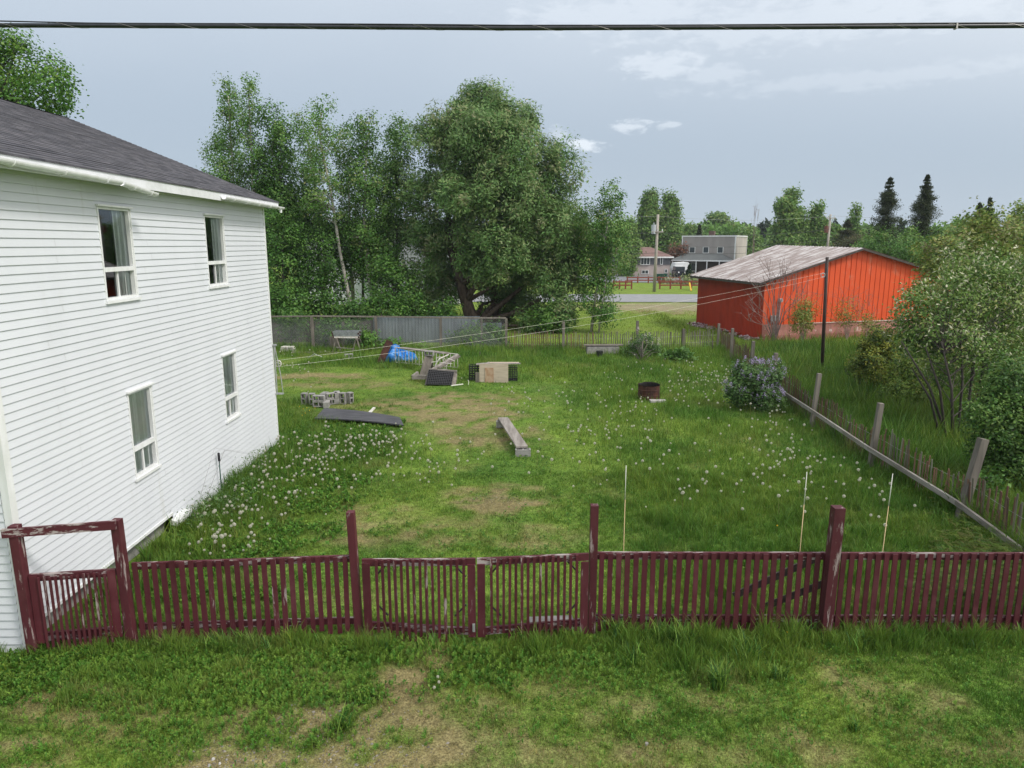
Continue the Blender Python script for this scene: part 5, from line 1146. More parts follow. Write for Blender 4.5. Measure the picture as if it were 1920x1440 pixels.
# utility pole
def upole(u, vb, vt, Y, lab, tm, tv, side, th):
    x = D(u, 500, Y)[0]; zt = D(u, vt, Y)[2]; h = thing('utility_pole', lab, 'utility pole', (x, Y, 0))
    m = MB(); m.tube([(x - .1, Y, -.1), (x, Y, zt)], [.19, .14], 10); m.build('shaft', M['poletimber'], h, smooth=True)
    z = D(u, tv, Y)[2]; m = MB(); m.tube([(x + side * .42, Y, z - th / 2), (x + side * .42, Y, z + th / 2)], .27, 12); m.box((x + side * .2, Y, z), (.3, .1, .1)); m.tube([(x + side * .42, Y, z + th / 2), (x + side * .42, Y, z + th / 2 + .25)], .05, 6); m.build('transformer', tm, h)
    m = MB(); m.box((x, Y - .2, zt - 1.9 if u < 1300 else zt - .5), (1.3, .1, .12)); m.build('crossarm', M['poletimber'], h)
    m = MB()
    for s in (-.5, 0, .5): m.tube([(x + s, Y - .2, zt - (1.84 if u < 1300 else .44)), (x + s, Y - .2, zt - (1.6 if u < 1300 else .2))], .05, 6)
    m.build('insulator', M['trim'], h)
    return x, Y, zt
u1 = upole(1230, 547, 402, 81.2, 'tall pale utility pole with grey transformer beside the road', M['tgrey'], 430, -1, 1.0)
u2 = upole(1549, 520, 402, 100, 'utility pole with brown transformer behind the garage roof', M['tbrown'], 430, -1, .9)
u0 = (u1[0] - 45, u1[1] - 14, u1[2]); u3 = (u2[0] + 55, u2[1] + 20, u2[2])
for k, dz in enumerate((-.2, -2.0, -3.4, -4.2)):
    m = MB()
    for a, b in ((u0, u1), (u1, u2), (u2, u3)):
        m.tube([(a[0] + (b[0] - a[0]) * t / 16, a[1] + (b[1] - a[1]) * t / 16 - .1, (a[2] + (b[2] - a[2]) * t / 16) + dz * (1 if b is u1 or a is u1 else .8) - .5 * 4 * (t / 16) * (1 - t / 16)) for t in range(17)], .018 if k else .012, 4)
    tag(m.build('power_line', M['wire'] if k == 0 else M['blackplastic'], None, (u1[0], u1[1], u1[2] + dz)), ['highest thin wire strung between the two utility poles', 'second wire from the top strung between the two utility poles', 'third wire from the top strung between the utility poles', 'lowest wire strung between the two utility poles'][k], 'power line', 'wires between the utility poles')
# bins, trailer, car
b0 = None
for (u, lab) in ((1237, 'green wheeled bin standing left of the other beside the pole'), (1247, 'green wheeled bin standing right of the other beside the pole')):
    x = X_(u, 104); h = thing('wheeled_bin', lab, 'bin', (x, 104, 0), 'green bins by the driveway'); m = MB()
    m.add([(x - .26, 103.7, .05), (x + .26, 103.7, .05), (x + .26, 104.2, .05), (x - .26, 104.2, .05), (x - .34, 103.6, 1.0), (x + .34, 103.6, 1.0), (x + .34, 104.3, 1.0), (x - .34, 104.3, 1.0)], [(0, 1, 5, 4), (1, 2, 6, 5), (2, 3, 7, 6), (3, 0, 4, 7), (3, 2, 1, 0)]); m.build('bin_body', M['binm'], h)
    m = MB(); m.box((x, 103.93, 1.05), (.74, .8, .09)); m.build('lid', M['binm'], h)
xt = X_(1269); tl = thing('travel_trailer', 'white travel trailer parked between the two far houses', 'trailer', (xt, 119, 0))
m = MB(); prof = [(-1.2, .5), (-1.35, 1.4), (-1.0, 2.3), (1.0, 2.4), (1.2, 2.2), (1.2, .5)]; n = len(prof); m.add([(xt + px_, yy, pz_) for yy in (118, 121) for px_, pz_ in prof], [tuple(range(n))[::-1], tuple(range(n, 2 * n))] + [(i, (i + 1) % n, n + (i + 1) % n, n + i) for i in range(n)]); m.build('body', M['trim'], tl)
m = MB(); m.box((xt - .3, 117.96, 1.6), (.8, .06, .5)); m.build('window', M['darkglass'], tl)
for s in (-.3, .6): m = MB(); m.tube([(xt + s, 117.8, .35), (xt + s, 118.1, .35)], .34, 12); m.build('wheel', M['soot'], tl)
xc_ = X_(1275, 115); cr = thing('parked_car', 'dark off road car with white top parked before the trailer', 'car', (xc_, 115, 0))
m = MB(); m.box((xc_, 115, .85), (1.7, 3.6, .7)); m.build('body', M['car'], cr, bevel=.1)
m = MB(); m.box((xc_, 115.4, 1.5), (1.5, 2.2, .6)); m.build('cabin', M['darkglass'], cr, bevel=.1); m = MB(); m.box((xc_, 115.4, 1.85), (1.52, 2.25, .1)); m.build('top', M['trim'], cr)
for s in (-.75, .75):
    for yy in (-1.1, 1.1): m = MB(); m.tube([(xc_ + s - .12, 115 + yy, .4), (xc_ + s + .12, 115 + yy, .4)], .4, 12); m.build('wheel', M['soot'], cr)
for s in (-.5, .5): m = MB(); m.tube([(xc_ + s, 113.15, .95), (xc_ + s, 113.22, .95)], .12, 8); m.build('headlight', M['trim'], cr)

# ------------------------------------------------------------------ trees
def leaf_quads(P, L_, W_, c, r, droop=0., out=None, flat=0., nrm=None):
    """P (n,3) leaf bases"""
    n = len(P); d = r.normal(size=(n, 3)); d[:, 2] = d[:, 2] * (1 - flat) - droop * 1.2
    if out is not None: d += out * .5
    nb = r.normal(size=(n, 3)) * .5 + np.array([0, 0, .55])          # leaf faces turn outward and up to the light
    if nrm is not None: nb += nrm * .9
    nb /= np.linalg.norm(nb, axis=1)[:, None] + 1e-9
    d -= nb * np.sum(d * nb, 1)[:, None]; d /= np.linalg.norm(d, axis=1)[:, None] + 1e-9
    s = np.cross(nb, d)
    L1 = (L_ * r.uniform(.6, 1.3, n))[:, None]; W1 = (W_ * r.uniform(.7, 1.25, n))[:, None]
    V = np.stack([P, P + d * L1 * .45 + s * W1 * .5, P + d * L1, P + d * L1 * .45 - s * W1 * .5], 1).reshape(-1, 3)
    F = np.arange(n)[:, None] * 4 + np.array([[0, 1, 2, 3]])
    return V, F, np.repeat(c, 4, 0)
BR = 1.6
def clusters(lobes, dens, r, shell=.45, thin=0.):
    """lobes: (center, (rx,ry,rz)) -> twig cluster centres spread through the union of lobes"""
    out = []; dirs = []
    for c, rad in lobes:
        rad = np.array(rad); n = max(3, int(dens * (rad[0] * rad[1] + rad[0] * rad[2] + rad[1] * rad[2]) / 3 * 4))
        d = r.normal(size=(n, 3)); d /= np.linalg.norm(d, axis=1)[:, None]; q = shell + (1 - shell) * r.random((n, 1)) ** .6
        q = q * (.88 + .26 * r.random((n, 1)))
        out.append(np.array(c) + d * rad * q); dirs.append(d)
    C = np.concatenate(out); Dd = np.concatenate(dirs)
    if thin: k = r.random(len(C)) > thin; C = C[k]; Dd = Dd[k]
    return C, Dd
def billow(lobes, seed, n=6, k=.42, out=.70):
    r = np.random.default_rng(seed); o = []
    for c, rad in lobes:
        rad = np.array(rad); o.append((c, tuple(rad * .7)))
        for i in range(n):
            d = r.normal(size=3); d[2] = d[2] * .9 + .15; d[1] -= .25; d /= np.linalg.norm(d); q = k * r.uniform(.75, 1.25); m_ = (rad.mean() + rad) / 2
            o.append((tuple(np.array(c) + d * rad * out), tuple(m_ * q * np.array([1.1, 1.1, .9]))))
    return o
def crown(lobes, dens, nleaf, crad, L_, W_, cols, seed, droop=0., shell=.45, thin=0., flat=0., extra=None, stretch=1., hue=.12):
    r = np.random.default_rng(seed); C, Dd = clusters(lobes, dens, r, shell, thin); n = len(C)
    kz = C[:, 2] > .15; C = C[kz]; Dd = Dd[kz]; n = len(C)
    k = r.poisson(nleaf, n) + 2; P = np.repeat(C, k, 0); m = len(P); off = np.clip(r.normal(size=(m, 3)), -1.7, 1.7) * crad * .5
    off[:, 2] *= stretch; cs = np.repeat(r.uniform(.6, 1.5, n) * crad / crad, k)[:, None]; P = P + off * cs
    P[:, 2] = np.maximum(P[:, 2], .03)
    cc = np.array(cols)[r.integers(len(cols), size=n)] * r.uniform(.75, 1.3, (n, 1)); c = np.repeat(cc, k, 0) * r.uniform(.72, 1.3, (m, 1)); c[:, 0] *= r.uniform(1 - hue, 1 + hue * 1.6, m)
    o = off / (np.linalg.norm(off, axis=1)[:, None] + 1e-9)
    out = leaf_quads(P, L_, W_, np.minimum(c * BR, .3), r, droop, o, flat, np.repeat(Dd, k, 0))
    if extra:
        L2, W2, c2, frac, dz = extra; kk = r.random(m) < frac; Q = P[kk] + np.array([0, 0, dz]); out = join([out, leaf_quads(Q, L2, W2, np.array(c2) * r.uniform(.8, 1.15, (len(Q), 1)), r, -1.2)])
    return out, C
def limbs(mb, trunk, rad, C, nl, r, rl=.04, up=.55):
    T = np.array(trunk)
    if len(C) == 0: return
    for i in r.choice(len(C), min(nl, len(C)), replace=False):
        e = C[i]; cand = [j for j in range(len(T)) if T[j][2] < e[2] - up * .3] or [len(T) // 2]
        d = [np.linalg.norm(T[j] - e) + (1.0 if j == 0 else 0) * 3 for j in cand]; j = cand[int(np.argmin(d))]; s = T[j]; mid = s * .5 + e * .5 + np.array([0, 0, .12 * np.linalg.norm(e - s)]) + r.normal(size=3) * .08 * np.linalg.norm(e - s)
        r0 = min(rad[j] * .5, rl * 2.2); mb.tube([tuple(s), tuple(s * .72 + mid * .28), tuple(mid), tuple(e)], [r0, r0 * .8, r0 * .5, r0 * .15], 5, cap=False)
def tree(name, label, cat, trunk, rad, lobes, cols, seed, bark='greybark', dens=3., nleaf=26, crad=.45, L_=.16, W_=.11, nl=30, group=None, trunks=(), **kw):
    r = np.random.default_rng(seed + 999); (V, F, C), CC = crown(lobes, dens, nleaf, crad, L_, W_, cols, seed, **kw)
    t = thing(name, label, cat, tuple(trunk[0]), group)
    mb = MB(); mb.tube(trunk, rad, 8)
    for tr_, rr in trunks: mb.tube(tr_, rr, 7)
    fine = []; fr_ = []
    for a, b, ra_, rb_ in zip(trunk[:-1], trunk[1:], rad[:-1], rad[1:]):
        for k in range(4): fine.append(tuple(Vector(a).lerp(Vector(b), k / 4))); fr_.append(ra_ + (rb_ - ra_) * k / 4)
    limbs(mb, fine, fr_, CC, nl, r, rl=rad[0] * .28)
    mb.build('trunk', M[bark], t, smooth=True)
    npmesh('crown', V, F, M['leaf'], t, col=C); return t
def LB(u, v, ru, rv, Y, dy=None):
    c = D(u, v, Y); k = (Y * cP + (H - c[2]) * sP) / FPX; return (c, (ru * k, (dy if dy else ru * k), rv * k))
A = np.array
wg = [A((.086, .158, .046)), A((.104, .180, .056)), A((.070, .136, .038)), A((.124, .200, .066))]
bgc = [A((.084, .172, .036)), A((.070, .150, .030)), A((.112, .206, .048)), A((.055, .122, .024))]
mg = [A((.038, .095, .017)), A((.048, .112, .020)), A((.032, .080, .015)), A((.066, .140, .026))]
# willow
Yw_ = 46.5
lob = [LB(905, 300, 120, 110, 47), LB(905, 240, 95, 60, 47.5), LB(915, 200, 34, 38, 47.5), LB(845, 225, 62, 45, 46.5), LB(975, 245, 60, 55, 47.5), LB(812, 275, 48, 55, 46), LB(1010, 310, 58, 75, 47.5), LB(1045, 370, 50, 80, 47),
       LB(795, 350, 48, 65, 46), LB(1010, 430, 68, 80, 45), LB(930, 375, 85, 60, 43.8), LB(845, 370, 48, 42, 43.2), LB(960, 470, 60, 50, 43.6), LB(885, 455, 42, 55, 44), LB(805, 440, 50, 60, 46), LB(785, 515, 40, 50, 45.5), LB(905, 505, 42, 30, 43.2),
       LB(1030, 520, 62, 70, 44.5), LB(1045, 575, 45, 40, 44), LB(990, 535, 45, 45, 47.5), LB(1065, 450, 38, 75, 46.5), LB(830, 515, 30, 40, 47.5), LB(950, 560, 45, 35, 49), LB(860, 480, 60, 80, 49.5), LB(930, 420, 110, 120, 50), LB(1010, 600, 45, 22, 44), LB(835, 545, 34, 30, 47), LB(800, 570, 30, 26, 46), LB(925, 545, 30, 20, 48), LB(900, 270, 60, 60, 44.5), LB(960, 330, 60, 50, 43.8)]
tk = [D(900, 622, Yw_), D(880, 585, Yw_), D(868, 545, Yw_), D(855, 500, Yw_ + .2), D(838, 440, Yw_ + .5), D(845, 360, Yw_ + .5), D(860, 280, Yw_ + .5)]; tk[0] = (tk[0][0], tk[0][1], -.1)
tree('willow_tree', 'huge round grey green willow behind the chain link fence, the biggest crown in the yard', 'tree', tk, [.50, .42, .36, .30, .22, .14, .06], billow(lob, 3), wg, 31, 'bark', dens=4.0, nleaf=60, crad=.46, L_=.26, W_=.085, nl=70, droop=.3, shell=.82, stretch=1.1,
     trunks=[([D(874, 565, Yw_), D(885, 545, Yw_ - .6), D(905, 524, Yw_ - 1.1), D(930, 512, Yw_ - 1.5), D(960, 502, Yw_ - 2), D(1000, 485, Yw_ - 2)], [.22, .2, .17, .13, .1, .05]), ([D(905, 524, Yw_ - 1.1), D(918, 500, Yw_ - 1.4), D(930, 470, Yw_ - 1.4)], [.12, .09, .04]),
             ([(D(915, 618, Yw_ + .4)[0], Yw_ + .4, -.1), D(950, 595, Yw_), D(985, 575, Yw_ - .8), D(1015, 560, Yw_ - 1.5)], [.3, .22, .17, .08]), ([(D(935, 610, 48)[0], 48, -.1), D(925, 540, 48), D(930, 450, 48), D(920, 350, 48)], [.35, .3, .22, .1]), ([(D(842, 622, 45)[0], 45, .2), D(870, 625, 44.6), D(905, 640, 44)], [.25, .25, .2])])
# birches and maples at the left
def spire(u, vt, vb, wt, wb, Y, n, seed, jit=.35):
    rr = random.Random(seed); o = []
    for i in range(n):
        t = (i + .5) / n; w_ = wt + (wb - wt) * t ** .8; v = vt + (vb - vt) * t; o.append(LB(u + rr.uniform(-jit, jit) * w_, v, w_ * rr.uniform(.6, .95), (vb - vt) / n * rr.uniform(.7, 1.0), Y + rr.uniform(-.6, .6), w_ * rr.uniform(.6, .9) * Y / FPX))
    return o
def trk(pts, Y, r0, r1):
    q = [D(u, v, Y) for u, v in pts]; q[0] = (q[0][0], Y, -.1); n = len(q) - 1; return q, [r0 + (r1 - r0) * (i / n) ** .8 for i in range(n + 1)]
GT = 'birches and maples behind the chain link fence'
for (lab, nm, u, vt, vb, wt, wb, Y, n, pts_, cols, seed, br, kw) in (
    ('tallest light green birch with two pointed tops, leftmost above the house roof', 'birch_tree', 430, 152, 430, 18, 62, 47.5, 9, [(470, 620), (455, 500), (440, 380), (428, 180)], bgc, 41, 'birch', dict(dens=10, nleaf=38, crad=.42, L_=.125, W_=.10, thin=.1)),
    ('second pointed birch top right beside the tallest birch', 'birch_tree', 466, 148, 420, 14, 46, 46.5, 9, [(495, 620), (485, 500), (475, 380), (466, 170)], bgc, 42, 'birch', dict(dens=11, nleaf=38, crad=.4, L_=.125, W_=.10, thin=.1)),
    ('bushy mid green maple filling the gap right of the twin birch tops', 'maple_tree', 520, 208, 470, 26, 62, 46.5, 7, [(540, 620), (530, 480), (522, 300)], mg + bgc[:2], 43, 'greybark', dict(dens=11, nleaf=42, crad=.48, L_=.14, W_=.12)),
    ('slender birch with a bare white stem and airy crown in the middle of the row', 'birch_tree', 606, 190, 420, 30, 52, 45, 8, [(676, 640), (655, 560), (637, 470), (622, 370), (600, 260), (602, 210)], bgc, 44, 'birch', dict(dens=7.5, nleaf=34, crad=.42, L_=.125, W_=.105, thin=.2)),
    ('leafy birch with leaning pale trunk just left of the willow', 'birch_tree', 690, 216, 520, 30, 60, 45.5, 9, [(707, 630), (697, 560), (686, 480), (682, 400), (688, 260)], bgc + mg, 45, 'birch', dict(dens=10, nleaf=40, crad=.45, L_=.13, W_=.11, thin=.1)),
    ('light leafy birch filling the row between the slender birch and the leaning one', 'birch_tree', 650, 238, 480, 22, 46, 47.2, 8, [(665, 620), (658, 480), (652, 300)], bgc, 49, 'birch', dict(dens=9, nleaf=36, crad=.42, L_=.125, W_=.10, thin=.08)),
    ('dark maple touching the left side of the willow', 'maple_tree', 738, 232, 490, 34, 54, 47.5, 7, [(750, 620), (745, 480), (742, 300)], mg + wg[:2], 46, 'greybark', dict(dens=10, nleaf=40, crad=.45, L_=.14, W_=.10)),
    ('thin birch with a half hidden white stem behind the slender birch', 'birch_tree', 572, 215, 450, 26, 46, 48.5, 7, [(612, 620), (598, 470), (596, 400), (585, 300), (572, 240)], bgc, 47, 'birch', dict(dens=8.5, nleaf=34, crad=.42, L_=.125, W_=.10, thin=.15))):
    t_, r_ = trk(pts_, Y, .15, .04); tree(nm, lab, 'tree', t_, r_, spire(u, vt, vb, wt, wb, Y, n, seed), cols, seed, br, nl=40, group=GT, **kw)
# dark lower maples
for i, (u, v, ru, rv, Y, lab) in enumerate(((530, 500, 58, 100, 44, 'dark young maple just right of the house corner above the chain link'), (610, 500, 48, 85, 45.5, 'dark young maple behind the sawhorses above the fence'), (680, 470, 40, 70, 48, 'dark young maple between the two leaning birch stems'), (735, 540, 50, 60, 43.5, 'dark young maple left of the willow trunk above the fence'), (560, 400, 50, 70, 47.5, 'mid height maple behind the house eave'), (500, 420, 40, 80, 48, 'dark maple immediately behind the house corner'))):
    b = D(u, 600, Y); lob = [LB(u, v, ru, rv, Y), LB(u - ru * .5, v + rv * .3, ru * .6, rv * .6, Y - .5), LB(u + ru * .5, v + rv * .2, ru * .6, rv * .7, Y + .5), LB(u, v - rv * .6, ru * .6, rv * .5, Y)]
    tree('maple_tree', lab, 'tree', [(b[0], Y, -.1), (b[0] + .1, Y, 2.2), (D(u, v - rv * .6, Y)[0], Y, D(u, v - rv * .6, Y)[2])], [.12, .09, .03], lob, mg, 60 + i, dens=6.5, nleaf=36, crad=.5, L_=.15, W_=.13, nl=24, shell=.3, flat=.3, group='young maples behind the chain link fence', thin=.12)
# undergrowth along the chain link
for i, (u, v, ru, rv, Y, lab) in enumerate(((545, 612, 30, 30, 37.3, 'leafy dark bush behind the chain link near the house'), (606, 622, 22, 26, 37.2, 'leafy dark bush behind the chain link left of the ladders'), (690, 640, 22, 20, 36.0, 'bright leafy bush in front of the chain link right of the ladders'), (735, 650, 30, 11, 36.1, 'low leafy bush before the blue grey metal fence'), (790, 655, 28, 9, 36.1, 'low leafy bush along the middle of the metal fence'), (880, 640, 40, 22, 37.6, 'brushy dark bush at the willow foot behind the chain link'), (1030, 600, 48, 30, 43.5, 'low hanging bush under the right side of the willow'), (520, 560, 28, 40, 42, 'dark bush right against the house corner above the fence'), (625, 660, 14, 9, 36.0, 'small weed bush at the foot of the stacked ladders'), (900, 672, 35, 9, 34.0, 'weedy low bush in the grass at the willow end of the chain link'))):
    b = D(u, v, Y); tree('bush', lab, 'bush', [(b[0], Y, -.05), (b[0], Y, max(.2, b[2] * .7))], [.05, .02], [LB(u, v, ru, rv, Y)], mg + [A((.06, .13, .02))], 80 + i, dens=18, nleaf=30, crad=.3, L_=.15, W_=.11, nl=10, shell=.1, group='bushes along the chain link fence')
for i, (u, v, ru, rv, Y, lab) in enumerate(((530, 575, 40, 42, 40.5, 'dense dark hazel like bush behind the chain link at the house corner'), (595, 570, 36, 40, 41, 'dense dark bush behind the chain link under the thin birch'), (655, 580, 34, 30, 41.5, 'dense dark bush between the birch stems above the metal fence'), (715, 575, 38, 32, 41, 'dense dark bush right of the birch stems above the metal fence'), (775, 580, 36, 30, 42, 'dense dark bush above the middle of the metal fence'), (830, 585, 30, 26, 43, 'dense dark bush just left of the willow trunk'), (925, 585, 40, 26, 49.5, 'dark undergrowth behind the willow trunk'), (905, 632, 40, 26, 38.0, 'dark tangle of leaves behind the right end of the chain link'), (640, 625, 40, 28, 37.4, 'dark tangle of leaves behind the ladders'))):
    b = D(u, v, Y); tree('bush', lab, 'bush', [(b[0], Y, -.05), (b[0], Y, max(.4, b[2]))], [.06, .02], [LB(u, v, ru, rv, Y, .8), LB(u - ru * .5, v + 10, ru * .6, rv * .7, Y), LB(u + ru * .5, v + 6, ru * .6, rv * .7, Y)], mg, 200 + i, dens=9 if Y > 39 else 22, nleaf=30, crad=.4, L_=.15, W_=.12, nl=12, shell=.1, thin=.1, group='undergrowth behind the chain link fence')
# poplars right of the willow
tree('poplar_tree', 'slim leafy poplar with white stems right of the willow', 'tree', *trk([(1108, 640), (1116, 560), (1132, 470), (1145, 380)], 43.5, .10, .03), [LB(1143, 372, 26, 30, 43.5), LB(1135, 430, 44, 48, 43.5), LB(1150, 480, 34, 42, 43.2), LB(1115, 500, 40, 50, 44), LB(1120, 560, 36, 42, 43.4), LB(1138, 590, 22, 18, 43), LB(1165, 430, 18, 36, 43.8), LB(1098, 430, 26, 60, 44.6)],
     mg[:2] + bgc, 90, 'birch', dens=9.5, nleaf=40, crad=.4, L_=.125, W_=.105, nl=30, trunks=[trk([(1122, 640), (1128, 580), (1140, 500)], 43.2, .07, .03)])
# tree behind the house roof
tree('maple_tree', 'broad leafy tree rising behind the house roof at the top left', 'tree', [(-21.5, 30, -.1), (-21.5, 30, 6), (-21.2, 30, 11)], [.35, .25, .1], [LB(20, 120, 60, 55, 30), LB(75, 140, 45, 42, 29.5), LB(110, 165, 32, 30, 29), LB(60, 200, 60, 40, 30), LB(-30, 150, 60, 80, 31), LB(0, 80, 40, 30, 30), LB(115, 205, 24, 22, 29.5), LB(20, 250, 80, 50, 31)],
     [A((.06, .14, .02)), A((.08, .17, .024)), A((.045, .11, .018))], 95, dens=9, nleaf=44, crad=.42, L_=.12, W_=.10, nl=40)
# big blossoming cherry at the right, and neighbours
ch = [A((.072, .135, .028)), A((.094, .162, .034)), A((.056, .11, .023)), A((.125, .195, .044))]
bt = []
for (u0, v0, u1, v1) in ((1765, 822, 1710, 690), (1775, 826, 1735, 650), (1788, 830, 1765, 640), (1795, 822, 1800, 620), (1805, 815, 1830, 600), (1818, 800, 1850, 620), (1780, 824, 1690, 640), (1812, 812, 1822, 560)):
    p = G(u0, v0); q = D(u1, v1, p[1] + .4); mdl = Vector(p).lerp(Vector(q), .5) + Vector((.1, 0, .1)); bt.append(([(p[0], p[1], -.1), tuple(mdl), q], [.042, .032, .015]))
tree('cherry_tree', 'large multi stemmed bush tree with cream blossom spikes on the right side', 'tree', [bt[2][0][0], bt[2][0][1], bt[2][0][2]], [.045, .035, .02],
     [LB(1800, 560, 70, 60, 20.2), LB(1740, 610, 55, 55, 20), LB(1860, 570, 60, 60, 20.8), LB(1790, 640, 60, 45, 19.6), LB(1715, 560, 32, 30, 20), LB(1720, 650, 35, 30, 19.8), LB(1850, 650, 50, 40, 20), LB(1820, 500, 60, 45, 21), LB(1900, 620, 45, 60, 20.5), LB(1885, 510, 55, 50, 21), LB(1690, 590, 18, 16, 20), LB(1950, 560, 50, 80, 21), LB(1765, 690, 38, 34, 20.6), LB(1840, 715, 48, 40, 20.8), LB(1900, 700, 40, 50, 20.6), LB(1700, 620, 30, 34, 20.2)],
     ch, 101, 'darkbark', dens=30, nleaf=24, crad=.27, L_=.10, W_=.05, nl=60, trunks=bt, shell=.3, extra=(.13, .05, (.66, .64, .46), .11, .03), thin=.05)
tree('shrub_tree', 'yellow green leafy tree behind the blossoming one, reaching above the horizon', 'tree', [(17.6, 26, -.1), (17.7, 26, 2), (17.8, 26, 5)], [.12, .1, .03],
     [LB(1850, 440, 60, 40, 26), LB(1800, 480, 55, 40, 25.6), LB(1900, 450, 45, 45, 26), LB(1760, 480, 40, 40, 25.5), LB(1745, 530, 30, 40, 25), LB(1860, 520, 80, 50, 26.5), LB(1840, 410, 30, 22, 26), LB(1780, 570, 70, 60, 26.5), LB(1900, 600, 60, 90, 27)],
     [A((.125, .185, .035)), A((.155, .21, .042)), A((.09, .145, .03)), A((.12, .12, .045))], 102, dens=18, nleaf=26, crad=.33, L_=.13, W_=.075, nl=40, shell=.35)
tree('bush', 'big glossy leafed dark green bush at the right edge beyond the slat fence', 'bush', [(10.9, 14.9, -.1), (10.9, 14.9, 1.5)], [.07, .03],
     [LB(1890, 720, 50, 60, 15), LB(1900, 800, 60, 80, 14.8), LB(1860, 800, 42, 45, 14.6), LB(1915, 880, 50, 45, 14.4), LB(1880, 850, 50, 50, 14.8), LB(1960, 780, 60, 120, 15), LB(1840, 770, 26, 18, 14.6)],
     [A((.050, .105, .020)), A((.032, .075, .016)), A((.075, .135, .028))], 103, dens=80, nleaf=24, crad=.2, L_=.085, W_=.045, nl=30, shell=.35)
tree('cedar_bush', 'yellow tinged dense cedar bush between the slat fence and the garage', 'bush', [(13.5, 25, -.1), (13.5, 25, 1.8)], [.08, .03],
     [LB(1642, 640, 30, 34, 25), LB(1630, 680, 34, 40, 24.8), LB(1670, 675, 30, 45, 25.2), LB(1648, 700, 32, 40, 24.8)], [A((.12, .15, .02)), A((.075, .11, .018)), A((.16, .18, .024)), A((.04, .065, .014))], 104, dens=55, nleaf=36, crad=.2, L_=.10, W_=.05, nl=20, shell=.3)
tree('cedar_bush', 'greener spreading bush right of the yellow tinged cedar bush', 'bush', [(14.0, 23.5, -.1), (14.1, 23.5, 1.2)], [.08, .03],
     [LB(1700, 700, 32, 40, 23.5), LB(1715, 740, 34, 30, 23), LB(1680, 740, 36, 30, 23), LB(1740, 700, 20, 30, 23.8)], [A((.085, .14, .022)), A((.11, .16, .026)), A((.05, .09, .017))], 105, dens=45, nleaf=30, crad=.22, L_=.10, W_=.05, nl=16, shell=.3)
# lilacs
def lilac(lab, lobes, base, flower, frac, seed, dens=26):
    t = tree('lilac_bush', lab, 'bush', [(base[0], base[1], -.1), (base[0], base[1], .9)], [.05, .02], lobes, [A((.045, .092, .026)), A((.062, .12, .032)), A((.034, .072, .02))], seed, dens=dens * 2.2, nleaf=24, crad=.18, L_=.085, W_=.06, nl=20, shell=.3)
    r = np.random.default_rng(seed); C, Dd = clusters([(c, tuple(1.03 * q for q in rd)) for c, rd in lobes], frac, r, .9); C = C[(C[:, 2] > base[2] + .45)]
    k = 42; P = np.repeat(C, k, 0); s = r.random((len(P), 1)); P = P + r.normal(size=P.shape) * np.array([.045, .045, .03]) * (1.2 - s) + np.array([0, 0, .16]) * s
    V, F, c = leaf_quads(P, .03, .03, np.array(flower) * r.uniform(.7, 1.25, (len(P), 1)), r); npmesh('blossom', V, F, M['petal'], t, col=c)
lilac('dark lilac bush with pale violet blossom at the far bend of the slat fence', [LB(1415, 720, 42, 42, 22.8), LB(1385, 730, 26, 32, 22.6), LB(1445, 705, 26, 30, 23), LB(1430, 745, 40, 24, 22.5), LB(1395, 695, 26, 18, 23)], G(1415, 768), (.50, .42, .64), 16, 110)
lilac('pale pink flowering lilac bush by the back fence', [LB(1203, 640, 24, 20, 34), LB(1195, 660, 28, 18, 33.8), LB(1225, 655, 16, 20, 34), LB(1185, 672, 18, 10, 33.6)], G(1203, 676), (.68, .58, .64), 9.0, 111, dens=12)
tree('bush', 'small round green bush by the back corner post of the slat fence', 'bush', [(10.2, 35.8, 0), (10.2, 35.8, .5)], [.04, .02], [LB(1325, 650, 12, 12, 35.6)], mg, 112, dens=14, nleaf=18, crad=.2, L_=.1, W_=.06, nl=6, shell=.2)
# hosta
r = np.random.default_rng(5); hp = D(1272, 680, 32.4); P = []; c = []
V = []; Fh = []; Ch = []
for i in range(150):
    a = r.uniform(0, 6.283); el = r.uniform(.15, 1.3); Lh = r.uniform(.55, .8); w_ = .17; base = np.array([hp[0] + r.normal(0, .28), 32.4 + r.normal(0, .15), .02]); d = np.array([math.cos(a) * math.cos(el), math.sin(a) * math.cos(el), math.sin(el)]); s = np.array([-math.sin(a), math.cos(a), 0])
    p = [base, base + d * Lh * .55 + s * .03, base + d * Lh * .75 + s * w_ * .5, base + d * Lh * .9 + s * w_ * .35 - np.array([0, 0, .05]), base + d * Lh - np.array([0, 0, .14]), base + d * Lh * .9 - s * w_ * .35 - np.array([0, 0, .05]), base + d * Lh * .75 - s * w_ * .5, base + d * Lh * .55 - s * .03]
    k = len(V); V += p; Fh += [(k, k + 1, k + 7, k), (k + 1, k + 2, k + 6, k + 7), (k + 2, k + 3, k + 5, k + 6), (k + 3, k + 4, k + 5, k + 5)]; Ch += [np.array((.09, .19, .04)) * r.uniform(.7, 1.25)] * 8
m = bpy.data.meshes.new('hosta'); m.from_pydata([tuple(v - np.array([hp[0], 32.4, 0])) for v in V], [], [tuple(dict.fromkeys(f)) for f in Fh]); at_ = m.color_attributes.new('Col', 'FLOAT_COLOR', 'POINT'); at_.data.foreach_set('color', np.concatenate([np.array(Ch), np.ones((len(Ch), 1))], 1).astype(np.float32).ravel())
tag(finish('hosta_plant', m, M['leaf'], None, (hp[0], 32.4, 0)), 'big leafed light green hosta plant before the back fence', 'plant')
